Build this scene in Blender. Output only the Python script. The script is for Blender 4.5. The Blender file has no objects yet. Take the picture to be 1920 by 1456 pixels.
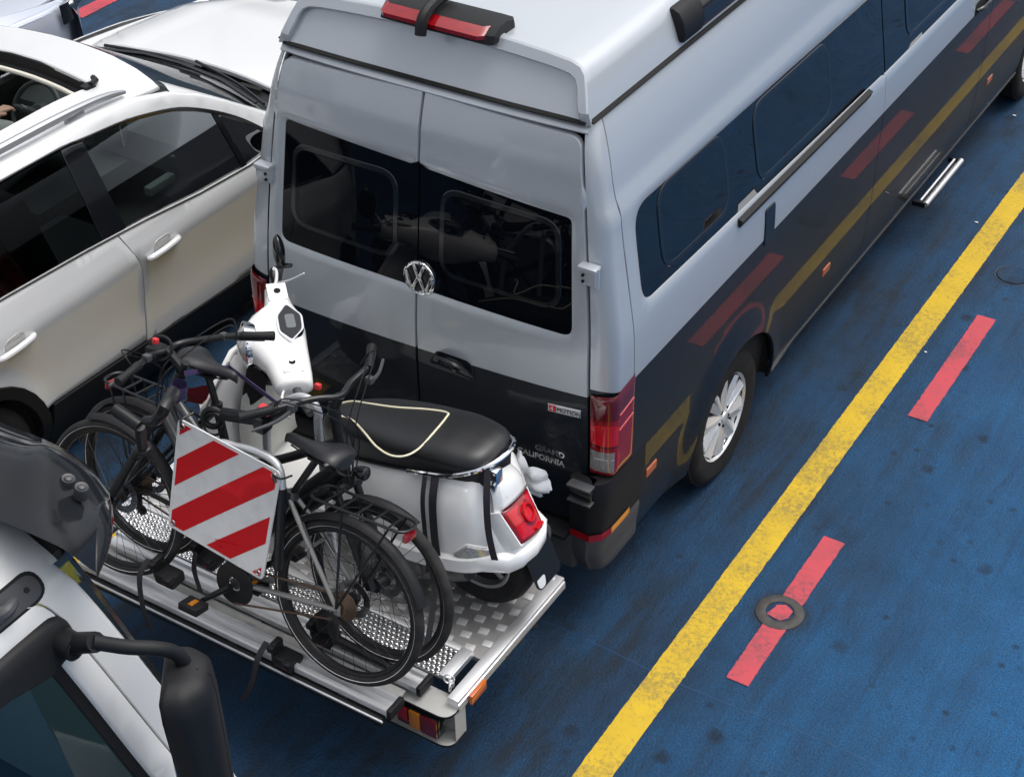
import bpy, bmesh, math, random
from math import sin, cos, pi, radians, sqrt, hypot
from mathutils import Vector, Matrix
from mathutils.geometry import delaunay_2d_cdt
V = Vector
rnd = random.Random(7)
sc = bpy.context.scene
# ---------------------------------------------------------------- camera
CAM = V((3.4569, -4.4943, 5.2335)); YAW, PITCH, ROLL, FPX = 0.573933, 0.643034, -0.023132, 3036.858
_f = V((-sin(YAW)*cos(PITCH), cos(YAW)*cos(PITCH), -sin(PITCH)))
_r0 = V((cos(YAW), sin(YAW), 0)); _u0 = _r0.cross(_f)
_r = cos(ROLL)*_r0 + sin(ROLL)*_u0; _u = -sin(ROLL)*_r0 + cos(ROLL)*_u0
cd = bpy.data.cameras.new('camera'); cam = bpy.data.objects.new('camera', cd); sc.collection.objects.link(cam)
cam.matrix_world = Matrix(((_r.x, _u.x, -_f.x, CAM.x), (_r.y, _u.y, -_f.y, CAM.y), (_r.z, _u.z, -_f.z, CAM.z), (0, 0, 0, 1)))
cd.sensor_width = 36; cd.lens = FPX/1920*36; cd.clip_start = .05; cd.clip_end = 2000
sc.camera = cam
# ---------------------------------------------------------------- light: overcast day
w = bpy.data.worlds.new('World'); sc.world = w; w.use_nodes = True
nt = w.node_tree; bg = nt.nodes['Background']; bg.inputs[1].default_value = 0.15
sky = nt.nodes.new('ShaderNodeTexSky'); sky.sky_type = 'NISHITA'; sky.sun_disc = False
SUN_EL, SUN_AZ = radians(70), radians(40)
sky.sun_elevation = SUN_EL; sky.sun_rotation = SUN_AZ; sky.air_density = 1.0; sky.dust_density = 6.0; sky.ozone_density = 1.0
hs = nt.nodes.new('ShaderNodeHueSaturation'); hs.inputs['Saturation'].default_value = 0.28
nt.links.new(sky.outputs[0], hs.inputs['Color']); nt.links.new(hs.outputs[0], bg.inputs[0])
sd = bpy.data.lights.new('sun', 'SUN'); sd.energy = 0.55; sd.angle = radians(40); sd.color = (1, .985, .965)
so = bpy.data.objects.new('sun', sd); sc.collection.objects.link(so)
so.rotation_euler = V((sin(SUN_AZ)*cos(SUN_EL), cos(SUN_AZ)*cos(SUN_EL), sin(SUN_EL))).to_track_quat('Z', 'Y').to_euler()
sc.view_settings.view_transform = 'Standard'; sc.view_settings.look = 'None'
sc.view_settings.exposure = 0.55; sc.view_settings.gamma = 1
sc.cycles.max_bounces = 10; sc.cycles.transparent_max_bounces = 12; sc.cycles.use_denoising = True

# ---------------------------------------------------------------- measuring: a photo pixel -> point on a real plane
def ray(px, py): return _f + (px-960)/FPX*_r - (py-728)/FPX*_u
def P(px, py, ax, val):
    d = ray(px, py); i = 'xyz'.index(ax); return CAM + d*((val-CAM[i])/d[i])
def PP(px, py, p0, n):
    d = ray(px, py); n = V(n); return CAM + d*((V(p0)-CAM).dot(n)/d.dot(n))

# ---------------------------------------------------------------- materials
def N(nt, t, **k):
    n = nt.nodes.new('ShaderNode'+t)
    for a, b in k.items():
        if a in n.inputs.keys(): n.inputs[a].default_value = b
        else: setattr(n, a, b)
    return n
def mat(name, col, rough=.5, metal=0., coat=0., spec=.5, dirt=0., dscale=6., bump=0., bscale=60., var=None, trans=0., crough=.04, emis=None, aniso=0):
    m = bpy.data.materials.new(name); m.use_nodes = True; nt = m.node_tree; b = nt.nodes['Principled BSDF']
    b.inputs['Base Color'].default_value = (*col, 1); b.inputs['Roughness'].default_value = rough; b.inputs['Metallic'].default_value = metal
    b.inputs['Coat Weight'].default_value = coat; b.inputs['Coat Roughness'].default_value = crough; b.inputs['Specular IOR Level'].default_value = spec
    b.inputs['Transmission Weight'].default_value = trans
    if emis: b.inputs['Emission Color'].default_value = (*emis[:3], 1); b.inputs['Emission Strength'].default_value = emis[3]
    tc = N(nt, 'TexCoord')
    if dirt or var:
        nz = N(nt, 'TexNoise', Scale=dscale, Detail=6., Roughness=.6); nt.links.new(tc.outputs['Object'], nz.inputs['Vector'])
        mx = N(nt, 'MixRGB'); mx.inputs[1].default_value = (*col, 1); c2 = var if var else tuple(c*.6 for c in col); mx.inputs[2].default_value = (*c2, 1)
        rp = N(nt, 'ValToRGB'); rp.color_ramp.elements[0].position = .42; rp.color_ramp.elements[1].position = .72
        rp.color_ramp.elements[1].color = (dirt, dirt, dirt, 1)
        nt.links.new(nz.outputs[0], rp.inputs[0]); nt.links.new(rp.outputs[0], mx.inputs[0]); nt.links.new(mx.outputs[0], b.inputs['Base Color'])
        mr = N(nt, 'MapRange'); mr.inputs[3].default_value = rough*.85; mr.inputs[4].default_value = min(1, rough*1.25)
        nt.links.new(nz.outputs[0], mr.inputs[0]); nt.links.new(mr.outputs[0], b.inputs['Roughness'])
    if bump:
        n2 = N(nt, 'TexNoise', Scale=bscale, Detail=3.); nt.links.new(tc.outputs['Object'], n2.inputs['Vector'])
        bp = N(nt, 'Bump', Strength=bump, Distance=.003); nt.links.new(n2.outputs[0], bp.inputs['Height']); nt.links.new(bp.outputs[0], b.inputs['Normal'])
    return m
def glassmat(name, tint, rough=.0, ior=1.5):
    m = bpy.data.materials.new(name); m.use_nodes = True; nt = m.node_tree; nt.nodes.remove(nt.nodes['Principled BSDF'])
    out = nt.nodes['Material Output']; tr = N(nt, 'BsdfTransparent'); tr.inputs[0].default_value = (*tint, 1)
    gl = N(nt, 'BsdfGlossy'); gl.inputs['Roughness'].default_value = rough; fr = N(nt, 'Fresnel', IOR=ior); mx = N(nt, 'MixShader')
    nt.links.new(fr.outputs[0], mx.inputs[0]); nt.links.new(tr.outputs[0], mx.inputs[1]); nt.links.new(gl.outputs[0], mx.inputs[2]); nt.links.new(mx.outputs[0], out.inputs[0])
    return m
M = {}
M['silver'] = mat('silver paint', (.46, .495, .53), .36, .35, 1., dirt=.2, dscale=.9, var=(.44, .465, .485))
M['dark'] = mat('dark metallic paint', (.0075, .0105, .0155), .38, .0, .42, spec=.12, dirt=.6, dscale=2.5, var=(.015, .0165, .019), crough=.02)
M['black_plastic'] = mat('black textured plastic', (.0085, .009, .0105), .55, spec=.3, bump=.25, bscale=350)
M['grey_plastic'] = mat('dark grey plastic', (.05, .052, .057), .5, dirt=.4, dscale=9, var=(.08, .08, .08), bump=.15, bscale=300)
M['gloss_black'] = mat('gloss black', (.006, .007, .009), .15, 0, .3, spec=.4)
M['privacy'] = mat('privacy glass', (.0022, .003, .005), .015, 0, 0., spec=.2)
M['privacy_side'] = mat('privacy glass side', (.0022, .003, .005), .012, 0, 0., spec=.62)
M['seam'] = mat('shadow gap', (.003, .003, .003), .9)
M['rubber'] = mat('tyre rubber', (.010, .010, .0105), .8, spec=.3, dirt=.6, dscale=14, var=(.026, .025, .024), bump=.3, bscale=120)
M['tyre_dusty'] = mat('dusty bicycle tyre', (.016, .016, .0165), .8, spec=.3, dirt=.7, dscale=10, var=(.05, .048, .044), bump=.2, bscale=200)
M['alloy'] = mat('machined alloy', (.74, .75, .76), .34, .45, .6)
M['alu'] = mat('brushed aluminium', (.74, .75, .77), .42, .85, dirt=.35, dscale=8, var=(.52, .52, .53))
M['bolt'] = mat('dull bolt', (.07, .07, .073), .5, .5)
M['alu_dull'] = mat('weathered aluminium', (.40, .41, .42), .48, 1., dirt=.5, dscale=10, var=(.27, .27, .27))
M['chrome'] = mat('chrome', (.85, .86, .88), .06, 1.)
M['red_lens'] = mat('red lens', (.26, .003, .007), .12, 0, .8, dirt=.5, dscale=30, var=(.14, .002, .004))
M['red_bright'] = mat('bright red lens', (.56, .006, .016), .10, 0, .9, dirt=.5, dscale=40, var=(.38, .004, .010))
M['grey_lens'] = mat('reversing lens', (.30, .275, .265), .12, .2, 1., dirt=.7, dscale=60, var=(.14, .13, .125))
M['red_dark'] = mat('deep red lens', (.11, .002, .005), .10, 0, 1.)
M['amber'] = mat('amber lens', (.50, .10, .005), .18, 0, 1.)
M['amber_dark'] = mat('dark amber lens', (.42, .14, .004), .18, 0, 1.)
M['clear_lens'] = mat('clear lens', (.60, .60, .58), .12, .35, 1., dirt=.7, dscale=60, var=(.22, .22, .22))
M['white'] = mat('white paint', (.80, .80, .78), .30, 0, 1., dirt=.25, dscale=3, var=(.74, .735, .71))
M['pearl'] = mat('pearl white paint', (.605, .618, .625), .25, .0, 1.)
M['truck_white'] = mat('truck white paint', (.70, .70, .69), .35, 0, .5, dirt=.5, dscale=4, var=(.60, .60, .58))
M['scooter_white'] = mat('scooter white paint', (.86, .86, .845), .22, 0, 1.)
M['stay_grey'] = mat('worn graphite stays', (.26, .26, .255), .35, .6, .2)
M['lcd'] = mat('display glass', (.10, .11, .115), .08, 0, 1.)
M['lavender'] = mat('silver lavender paint', (.50, .54, .62), .35, .35, 1.)
M['cream'] = mat('cream plastic', (.62, .60, .52), .5)
M['interior'] = mat('dark cabin trim', (.026, .029, .030), .6)
M['interior2'] = mat('grey cabin trim', (.13, .14, .14), .7)
M['skin'] = mat('skin', (.52, .30, .22), .5, dirt=.4, dscale=30, var=(.48, .24, .17))
M['leather'] = mat('black seat vinyl', (.0115, .012, .0135), .40, bump=.25, bscale=260)
M['saddle'] = mat('saddle vinyl', (.0125, .013, .0155), .42, bump=.15, bscale=300)
M['frame_black'] = mat('satin black frame', (.0065, .007, .0085), .42, 0, .12, spec=.35)
M['frame_grey'] = mat('graphite frame', (.085, .088, .09), .35, .6, .3)
M['rust'] = mat('rusty cassette', (.10, .065, .045), .5, .6)
M['steel'] = mat('spoke steel', (.35, .35, .36), .3, 1.)
M['spoke'] = mat('black spoke', (.03, .03, .032), .4, .5)
M['purple'] = mat('purple strap', (.055, .035, .11), .8)
M['strap'] = mat('black webbing', (.014, .013, .018), .7, bump=.4, bscale=400)
M['redpl'] = mat('red plastic', (.55, .03, .035), .4)
M['redcloth'] = mat('dark red plastic', (.16, .008, .014), .35)
M['piping'] = mat('cream piping', (.72, .68, .50), .5)
M['plate'] = mat('dark plate', (.003, .003, .003), .35)
M['bag'] = mat('white plastic bag', (.72, .74, .77), .35, trans=.15)
M['reflex'] = mat('reflective white', (.60, .615, .63), .5, 0, .1, dirt=.6, dscale=14, var=(.46, .47, .48))
M['stripe_red'] = mat('reflective red', (.46, .002, .007), .5, 0, 0., spec=.25, dirt=.3, dscale=16, var=(.40, .006, .012))
M['textwhite'] = mat('pale lettering', (.65, .66, .68), .5)
M['textgrey'] = mat('grey lettering', (.30, .31, .33), .5)
M['visor'] = mat('smoked acrylic', (.012, .0135, .016), .09, 0, 0., spec=.2)
M['glass'] = glassmat('car glass', (.66, .76, .73))
M['glass_dark'] = glassmat('tinted car glass', (.13, .15, .16))
M['glass_green'] = glassmat('green cab glass', (.40, .58, .62), ior=1.65)
M['grey_cloth'] = mat('grey trousers', (.28, .285, .29), .8)

# ---------------------------------------------------------------- mesh building
def smooth(a, b, x):
    t = max(0., min(1., (x-a)/(b-a))); return t*t*(3-2*t)
def lerp(a, b, t): return a+(b-a)*t
def tab(xs, ys):
    n = len(xs); m = []
    for i in range(n):
        if i == 0: m.append((ys[1]-ys[0])/(xs[1]-xs[0]))
        elif i == n-1: m.append((ys[-1]-ys[-2])/(xs[-1]-xs[-2]))
        else:
            d0 = (ys[i]-ys[i-1])/(xs[i]-xs[i-1]); d1 = (ys[i+1]-ys[i])/(xs[i+1]-xs[i]); m.append(0 if d0*d1 <= 0 else 2*d0*d1/(d0+d1))
    def f(x):
        if x <= xs[0]: return ys[0]
        if x >= xs[-1]: return ys[-1]
        i = 0
        while x > xs[i+1]: i += 1
        h = xs[i+1]-xs[i]; t = (x-xs[i])/h
        return (2*t**3-3*t*t+1)*ys[i]+(t**3-2*t*t+t)*h*m[i]+(-2*t**3+3*t*t)*ys[i+1]+(t**3-t*t)*h*m[i+1]
    return f
def spline(pts, n=6, closed=False):
    pts = [V(p) for p in pts]; k = len(pts)
    if k < 3: return pts
    out = []
    for i in range(k if closed else k-1):
        if closed: a, b, c, d = pts[(i-1) % k], pts[i], pts[(i+1) % k], pts[(i+2) % k]
        else: a, b, c, d = pts[max(i-1, 0)], pts[i], pts[i+1], pts[min(i+2, k-1)]
        for j in range(n):
            t = j/n; out.append(.5*((2*b)+(c-a)*t+(2*a-5*b+4*c-d)*t*t+(3*b-a-3*c+d)*t**3))
    if not closed: out.append(pts[-1])
    return out
def rpoly(pts, n=6):
    """rounded polygon: pts = (x, y, corner radius)"""
    out = []; k = len(pts)
    for i in range(k):
        p = V(pts[i][:2]); r = pts[i][2] if len(pts[i]) > 2 else 0
        a = V(pts[i-1][:2])-p; b = V(pts[(i+1) % k][:2])-p
        if r <= 0: out.append(p); continue
        la, lb = a.length, b.length; a.normalize(); b.normalize()
        ang = math.acos(max(-1, min(1, a.dot(b)))); t = min(r/math.tan(ang/2), la*.49, lb*.49)
        s, e = p+a*t, p+b*t
        for j in range(n+1):
            q = j/n; out.append(s*(1-q)**2+p*2*q*(1-q)+e*q*q)
    return out
def area(poly): return .5*sum(poly[i-1].x*poly[i].y-poly[i].x*poly[i-1].y for i in range(len(poly)))
def offset(poly, d):
    """grow (d > 0) or shrink a closed 2-D polygon"""
    s = 1 if area(poly) > 0 else -1; out = []; k = len(poly)
    for i in range(k):
        a = (poly[i]-poly[i-1]); b = (poly[(i+1) % k]-poly[i])
        if a.length < 1e-9 or b.length < 1e-9: t = a if b.length < 1e-9 else b
        else: t = a.normalized()+b.normalized()
        if t.length < 1e-9: t = a
        t.normalize(); nn = V((t.y, -t.x))*s
        c = max(.5, nn.dot(V((a.y, -a.x)).normalized()*s)) if a.length > 1e-9 else 1
        out.append(poly[i]+nn*(d/c))
    return out
def resample(poly, h):
    out = []
    for i in range(len(poly)):
        a, b = poly[i-1], poly[i]; n = max(1, int((b-a).length/h+.5))
        for j in range(n): out.append(a.lerp(b, j/n))
    return out
def inside(p, poly):
    c = False; k = len(poly)
    for i in range(k):
        a, b = poly[i-1], poly[i]
        if (a.y > p.y) != (b.y > p.y) and p.x < (b.x-a.x)*(p.y-a.y)/(b.y-a.y)+a.x: c = not c
    return c
def frame(d):
    d = V(d).normalized(); a = V((0, 0, 1)) if abs(d.z) < .9 else V((1, 0, 0)); x = a.cross(d).normalized(); return x, d.cross(x)

WORLD = {}
class MB:
    def __init__(s): s.bm = bmesh.new(); s.tf = None
    def v(s, p): return s.bm.verts.new(p)
    def face(s, vs, m=0):
        try: f = s.bm.faces.new(vs)
        except ValueError: return None
        f.material_index = m; return f
    def grid(s, fn, nu, nv, m=0, cu=False, cv=False):
        vs = [[s.v(fn(i/nu, j/nv)) for j in range(nv + (0 if cv else 1))] for i in range(nu + (0 if cu else 1))]
        for i in range(nu):
            for j in range(nv):
                a, b = vs[i], vs[(i+1) % len(vs)]; mm = m(( i+.5)/nu, (j+.5)/nv) if callable(m) else m
                if mm is None: continue
                s.face((a[j], b[j], b[(j+1) % len(b)], a[(j+1) % len(a)]), mm)
        return vs
    def ring_loft(s, rings, m=0, cap=True, closed=True):
        R = [[s.v(p) for p in r] for r in rings]; k = len(R[0])
        for i in range(len(R)-1):
            for j in range(k if closed else k-1): s.face((R[i][j], R[i][(j+1) % k], R[i+1][(j+1) % k], R[i+1][j]), m)
        if cap and closed: s.face(list(reversed(R[0])), m); s.face(R[-1], m)
        return R
    def tube(s, pts, r, seg=10, m=0, n=0, closed=False, flat=None, cap=True):
        pts = [V(p) for p in pts]
        k0 = len(pts)
        if n: pts = spline(pts, n, closed)
        k = len(pts)
        if isinstance(r, (list, tuple)):
            rr = []
            for i in range(k):
                t = i/(k-1)*(len(r)-1); j = min(int(t), len(r)-2); rr.append(lerp(r[j], r[j+1], t-j))
        else: rr = [r]*k
        x = None; rings = []
        for i in range(k):
            if closed: d = pts[(i+1) % k]-pts[i-1]
            else: d = pts[min(i+1, k-1)]-pts[max(i-1, 0)]
            if d.length < 1e-9: d = V((0, 0, 1))
            d.normalize()
            if x is None: x, y = frame(d)
            else:
                x = x-d*x.dot(d)
                if x.length < 1e-6: x, _ = frame(d)
                x.normalize(); y = d.cross(x)
            if flat is not None and i == 0:
                fx = V(flat); fx = (fx-d*fx.dot(d)).normalized(); x = fx; y = d.cross(x)
            w2 = rr[i]
            if flat is not None: rings.append([pts[i]+x*w2[0]*cos(2*pi*q/seg+pi/seg)*1.25+y*w2[1]*sin(2*pi*q/seg+pi/seg)*1.25 if isinstance(w2, tuple) else pts[i]+x*w2*cos(2*pi*q/seg)+y*w2*.2*sin(2*pi*q/seg) for q in range(seg)])
            else: rings.append([pts[i]+x*w2*cos(2*pi*q/seg)+y*w2*sin(2*pi*q/seg) for q in range(seg)])
        if closed: rings.append(rings[0]); 
        if closed:
            R = [[s.v(p) for p in r_] for r_ in rings[:-1]]; R.append(R[0])
            for i in range(len(R)-1):
                for j in range(seg): s.face((R[i][j], R[i][(j+1) % seg], R[i+1][(j+1) % seg], R[i+1][j]), m)
        else: s.ring_loft(rings, m, cap)
    def strip(s, pts, wdir, w, t=.002, m=0, n=0):
        """flat band along pts, width vector wdir, thickness t"""
        pts = [V(p) for p in pts]
        if n: pts = spline(pts, n)
        wd = V(wdir).normalized()*w/2; rings = []
        for i, p in enumerate(pts):
            d = (pts[min(i+1, len(pts)-1)]-pts[max(i-1, 0)]).normalized(); nn = d.cross(wd).normalized()*t/2
            rings.append([p-wd-nn, p+wd-nn, p+wd+nn, p-wd+nn])
        s.ring_loft(rings, m)
    def cyl(s, a, b, r, seg=16, m=0, r2=None): s.tube([a, b], [r, r if r2 is None else r2], seg, m)
    def box(s, c, size, m=0, bev=0, rot=None, ax=None):
        """ax: (x, y, z) axis vectors or None"""
        c = V(c); hx, hy, hz = size[0]/2, size[1]/2, size[2]/2
        X, Y, Z = ax if ax else (V((1, 0, 0)), V((0, 1, 0)), V((0, 0, 1)))
        if rot: X, Y, Z = (V(rot @ X), V(rot @ Y), V(rot @ Z))
        vs = [s.v(c+X*sx*hx+Y*sy*hy+Z*sz*hz) for sx in (-1, 1) for sy in (-1, 1) for sz in (-1, 1)]
        fs = [s.face([vs[i] for i in q], m) for q in ((0, 1, 3, 2), (4, 6, 7, 5), (0, 4, 5, 1), (2, 3, 7, 6), (0, 2, 6, 4), (1, 5, 7, 3))]
        if bev:
            ed = list({e for f in fs for e in f.edges}); r = bmesh.ops.bevel(s.bm, geom=ed, offset=bev, segments=2, affect='EDGES', profile=.6)
            for f in r['faces']: f.material_index = m
    def lathe(s, prof, c, axis, seg=32, m=0, a0=0, a1=2*pi, capends=False):
        """prof = [(r, h)] about axis through c"""
        c = V(c); ax = V(axis).normalized(); x, y = frame(ax); full = abs(a1-a0-2*pi) < 1e-6
        rings = []
        for k in range(seg if full else seg+1):
            a = a0+(a1-a0)*k/seg; d = x*cos(a)+y*sin(a); rings.append([s.v(c+d*max(r, 1e-5)+ax*h) for r, h in prof])
        for k in range(seg):
            A, B = rings[k], rings[(k+1) % len(rings)]
            for j in range(len(prof)-1):
                mm = m[j] if isinstance(m, (list, tuple)) else m
                if mm is not None: s.face((A[j], B[j], B[j+1], A[j+1]), mm)
    def torus(s, c, axis, R, r, seg=48, rs=10, m=0): s.lathe([(R+r*cos(2*pi*k/rs), r*sin(2*pi*k/rs)) for k in range(rs+1)], c, axis, seg, m)
    def ell(s, c, rad, m=0, nu=20, nv=12, ax=None):
        c = V(c); X, Y, Z = ax if ax else (V((1, 0, 0)), V((0, 1, 0)), V((0, 0, 1)))
        s.grid(lambda u, v: c+X*rad[0]*cos(2*pi*u)*sin(pi*v*.998+.003)+Y*rad[1]*sin(2*pi*u)*sin(pi*v*.998+.003)-Z*rad[2]*cos(pi*v*.998+.003), nu, nv, m, cu=True)
    def prism(s, poly, fn, d0, d1, m=0):
        """closed outline extruded between depths d0 and d1; fn(u, v, d)"""
        A = [s.v(fn(p[0], p[1], d0)) for p in poly]; B = [s.v(fn(p[0], p[1], d1)) for p in poly]; k = len(poly)
        for i in range(k): s.face((A[i-1], A[i], B[i], B[i-1]), m)
        s.face(list(reversed(A)), m); s.face(B, m)
    def patch(s, outline, fn, holes=(), h=.05, m=0, rim=.012, bev=.003, hrim=None, mfun=None, rimm=None, steps=None):
        """sheet of metal on surface fn(u, v, d): outline and holes are 2-D, rims fold inwards"""
        outl = resample([V(p[:2]) for p in outline], h); hl = [resample([V(p[:2]) for p in q], h) for q in holes]
        if area(outl) < 0: outl.reverse()
        pts = list(outl); fac = [list(range(len(outl)))]
        for q in hl:
            if area(q) > 0: q.reverse()
            st = len(pts); pts += q; fac.append(list(range(st, len(pts))))
        x0, x1 = min(p.x for p in outl), max(p.x for p in outl); y0, y1 = min(p.y for p in outl), max(p.y for p in outl)
        nx, ny = int((x1-x0)/h)+1, int((y1-y0)/h)+1; inner = []
        allb = pts[:]
        hh = (h*.45)**2
        for i in range(1, nx):
            for j in range(1, ny):
                p = V((x0+(x1-x0)*i/nx, y0+(y1-y0)*j/ny))
                if inside(p, outl) and not any(inside(p, q) for q in hl):
                    if all((b.x-p.x)**2+(b.y-p.y)**2 > hh for b in allb): inner.append(p)
        edges = []
        for lp in fac:
            for i in range(len(lp)): edges.append((lp[i-1], lp[i]))
        vo, eo, fo, *_ = delaunay_2d_cdt(pts+inner, edges, [], 0, 1e-7)
        nb = len(pts); keep = {}
        def gv(i):
            if i not in keep: keep[i] = s.v(fn(vo[i][0], vo[i][1], 0))
            return keep[i]
        for f in fo:
            c = V((0, 0))
            for i in f: c += V(vo[i])
            c /= len(f)
            if not inside(c, outl) or any(inside(c, q) for q in hl): continue
            mm = mfun(c.x, c.y) if mfun else m
            s.face([gv(i) for i in f], mm)
        def vert(p):
            # nearest produced vertex
            best = None; bd = 1e9
            for i in keep:
                d = (vo[i][0]-p.x)**2+(vo[i][1]-p.y)**2
                if d < bd: bd = d; best = i
            return keep[best]
        rm = m if rimm is None else rimm
        def fold(loop, steps):
            cur = [vert(p) for p in loop]
            for (off, dep) in steps:
                po = offset(loop, off) if not callable(off) else [q.lerp(r_, off(q)/.01) for q, r_ in zip(loop, offset(loop, .01))]; nx_ = [s.v(fn(p.x, p.y, dep)) for p in po]
                for i in range(len(loop)): s.face((cur[i-1], cur[i], nx_[i], nx_[i-1]), rm)
                cur = nx_
        if rim: fold(outl, steps if steps else ([(bev, -bev), (bev, -rim)] if bev else [(0, -rim)]))
        if hrim is None: hrim = [(-bev, -bev), (-bev, -rim)]
        if hrim:
            for q in hl: fold(q, hrim)
    def text(s, body, size, org, xd, yd, depth=.001, m=0, align='LEFT', shear=0, bold=0):
        c = bpy.data.curves.new('t', 'FONT'); c.body = body; c.size = size; c.extrude = depth; c.align_x = align; c.shear = shear; c.offset = bold; c.resolution_u = 3
        o = bpy.data.objects.new('t', c); sc.collection.objects.link(o)
        dg = bpy.context.evaluated_depsgraph_get(); me = bpy.data.meshes.new_from_object(o.evaluated_get(dg))
        X = V(xd).normalized(); Y = V(yd).normalized(); Z = X.cross(Y)
        me.transform(Matrix(((X.x, Y.x, Z.x, org[0]), (X.y, Y.y, Z.y, org[1]), (X.z, Y.z, Z.z, org[2]), (0, 0, 0, 1))))
        n0 = len(s.bm.faces); s.bm.from_mesh(me); s.bm.faces.ensure_lookup_table()
        for f in s.bm.faces[n0:]: f.material_index = m
        bpy.data.objects.remove(o); bpy.data.curves.remove(c); bpy.data.meshes.remove(me)
    def build(s, name, mats, parent=None, angle=35, local=False, weld=0):
        if weld: bmesh.ops.remove_doubles(s.bm, verts=s.bm.verts, dist=weld)
        bmesh.ops.recalc_face_normals(s.bm, faces=s.bm.faces)
        me = bpy.data.meshes.new(name); 
        if parent is not None and not local: s.bm.transform(WORLD[parent.name].inverted())
        s.bm.to_mesh(me); s.bm.free()
        for mm in (mats if isinstance(mats, (list, tuple)) else [mats]): me.materials.append(M[mm] if isinstance(mm, str) else mm)
        me.polygons.foreach_set('use_smooth', [True]*len(me.polygons)); me.set_sharp_from_angle(angle=radians(angle))
        o = bpy.data.objects.new(name, me); sc.collection.objects.link(o)
        if parent is not None: o.parent = parent; WORLD[o.name] = WORLD[parent.name]
        else: WORLD[o.name] = Matrix()
        return o
def tag(o, label=None, cat=None, group=None, kind=None):
    if label: o['label'] = label
    if cat: o['category'] = cat
    if group: o['group'] = group
    if kind: o['kind'] = kind
    return o
def empty(name, loc, label, cat, group=None, mw=None):
    o = bpy.data.objects.new(name, None); sc.collection.objects.link(o); o.empty_display_size = .2
    mw = mw if mw is not None else Matrix.Translation(V(loc)); o.matrix_world = mw; o.location = mw.to_translation(); o.rotation_euler = mw.to_euler()
    WORLD[o.name] = mw.copy(); return tag(o, label, cat, group)
def one(name, fn, mats, parent=None, **k):
    b = MB(); fn(b); return b.build(name, mats, parent, **k)
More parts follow.
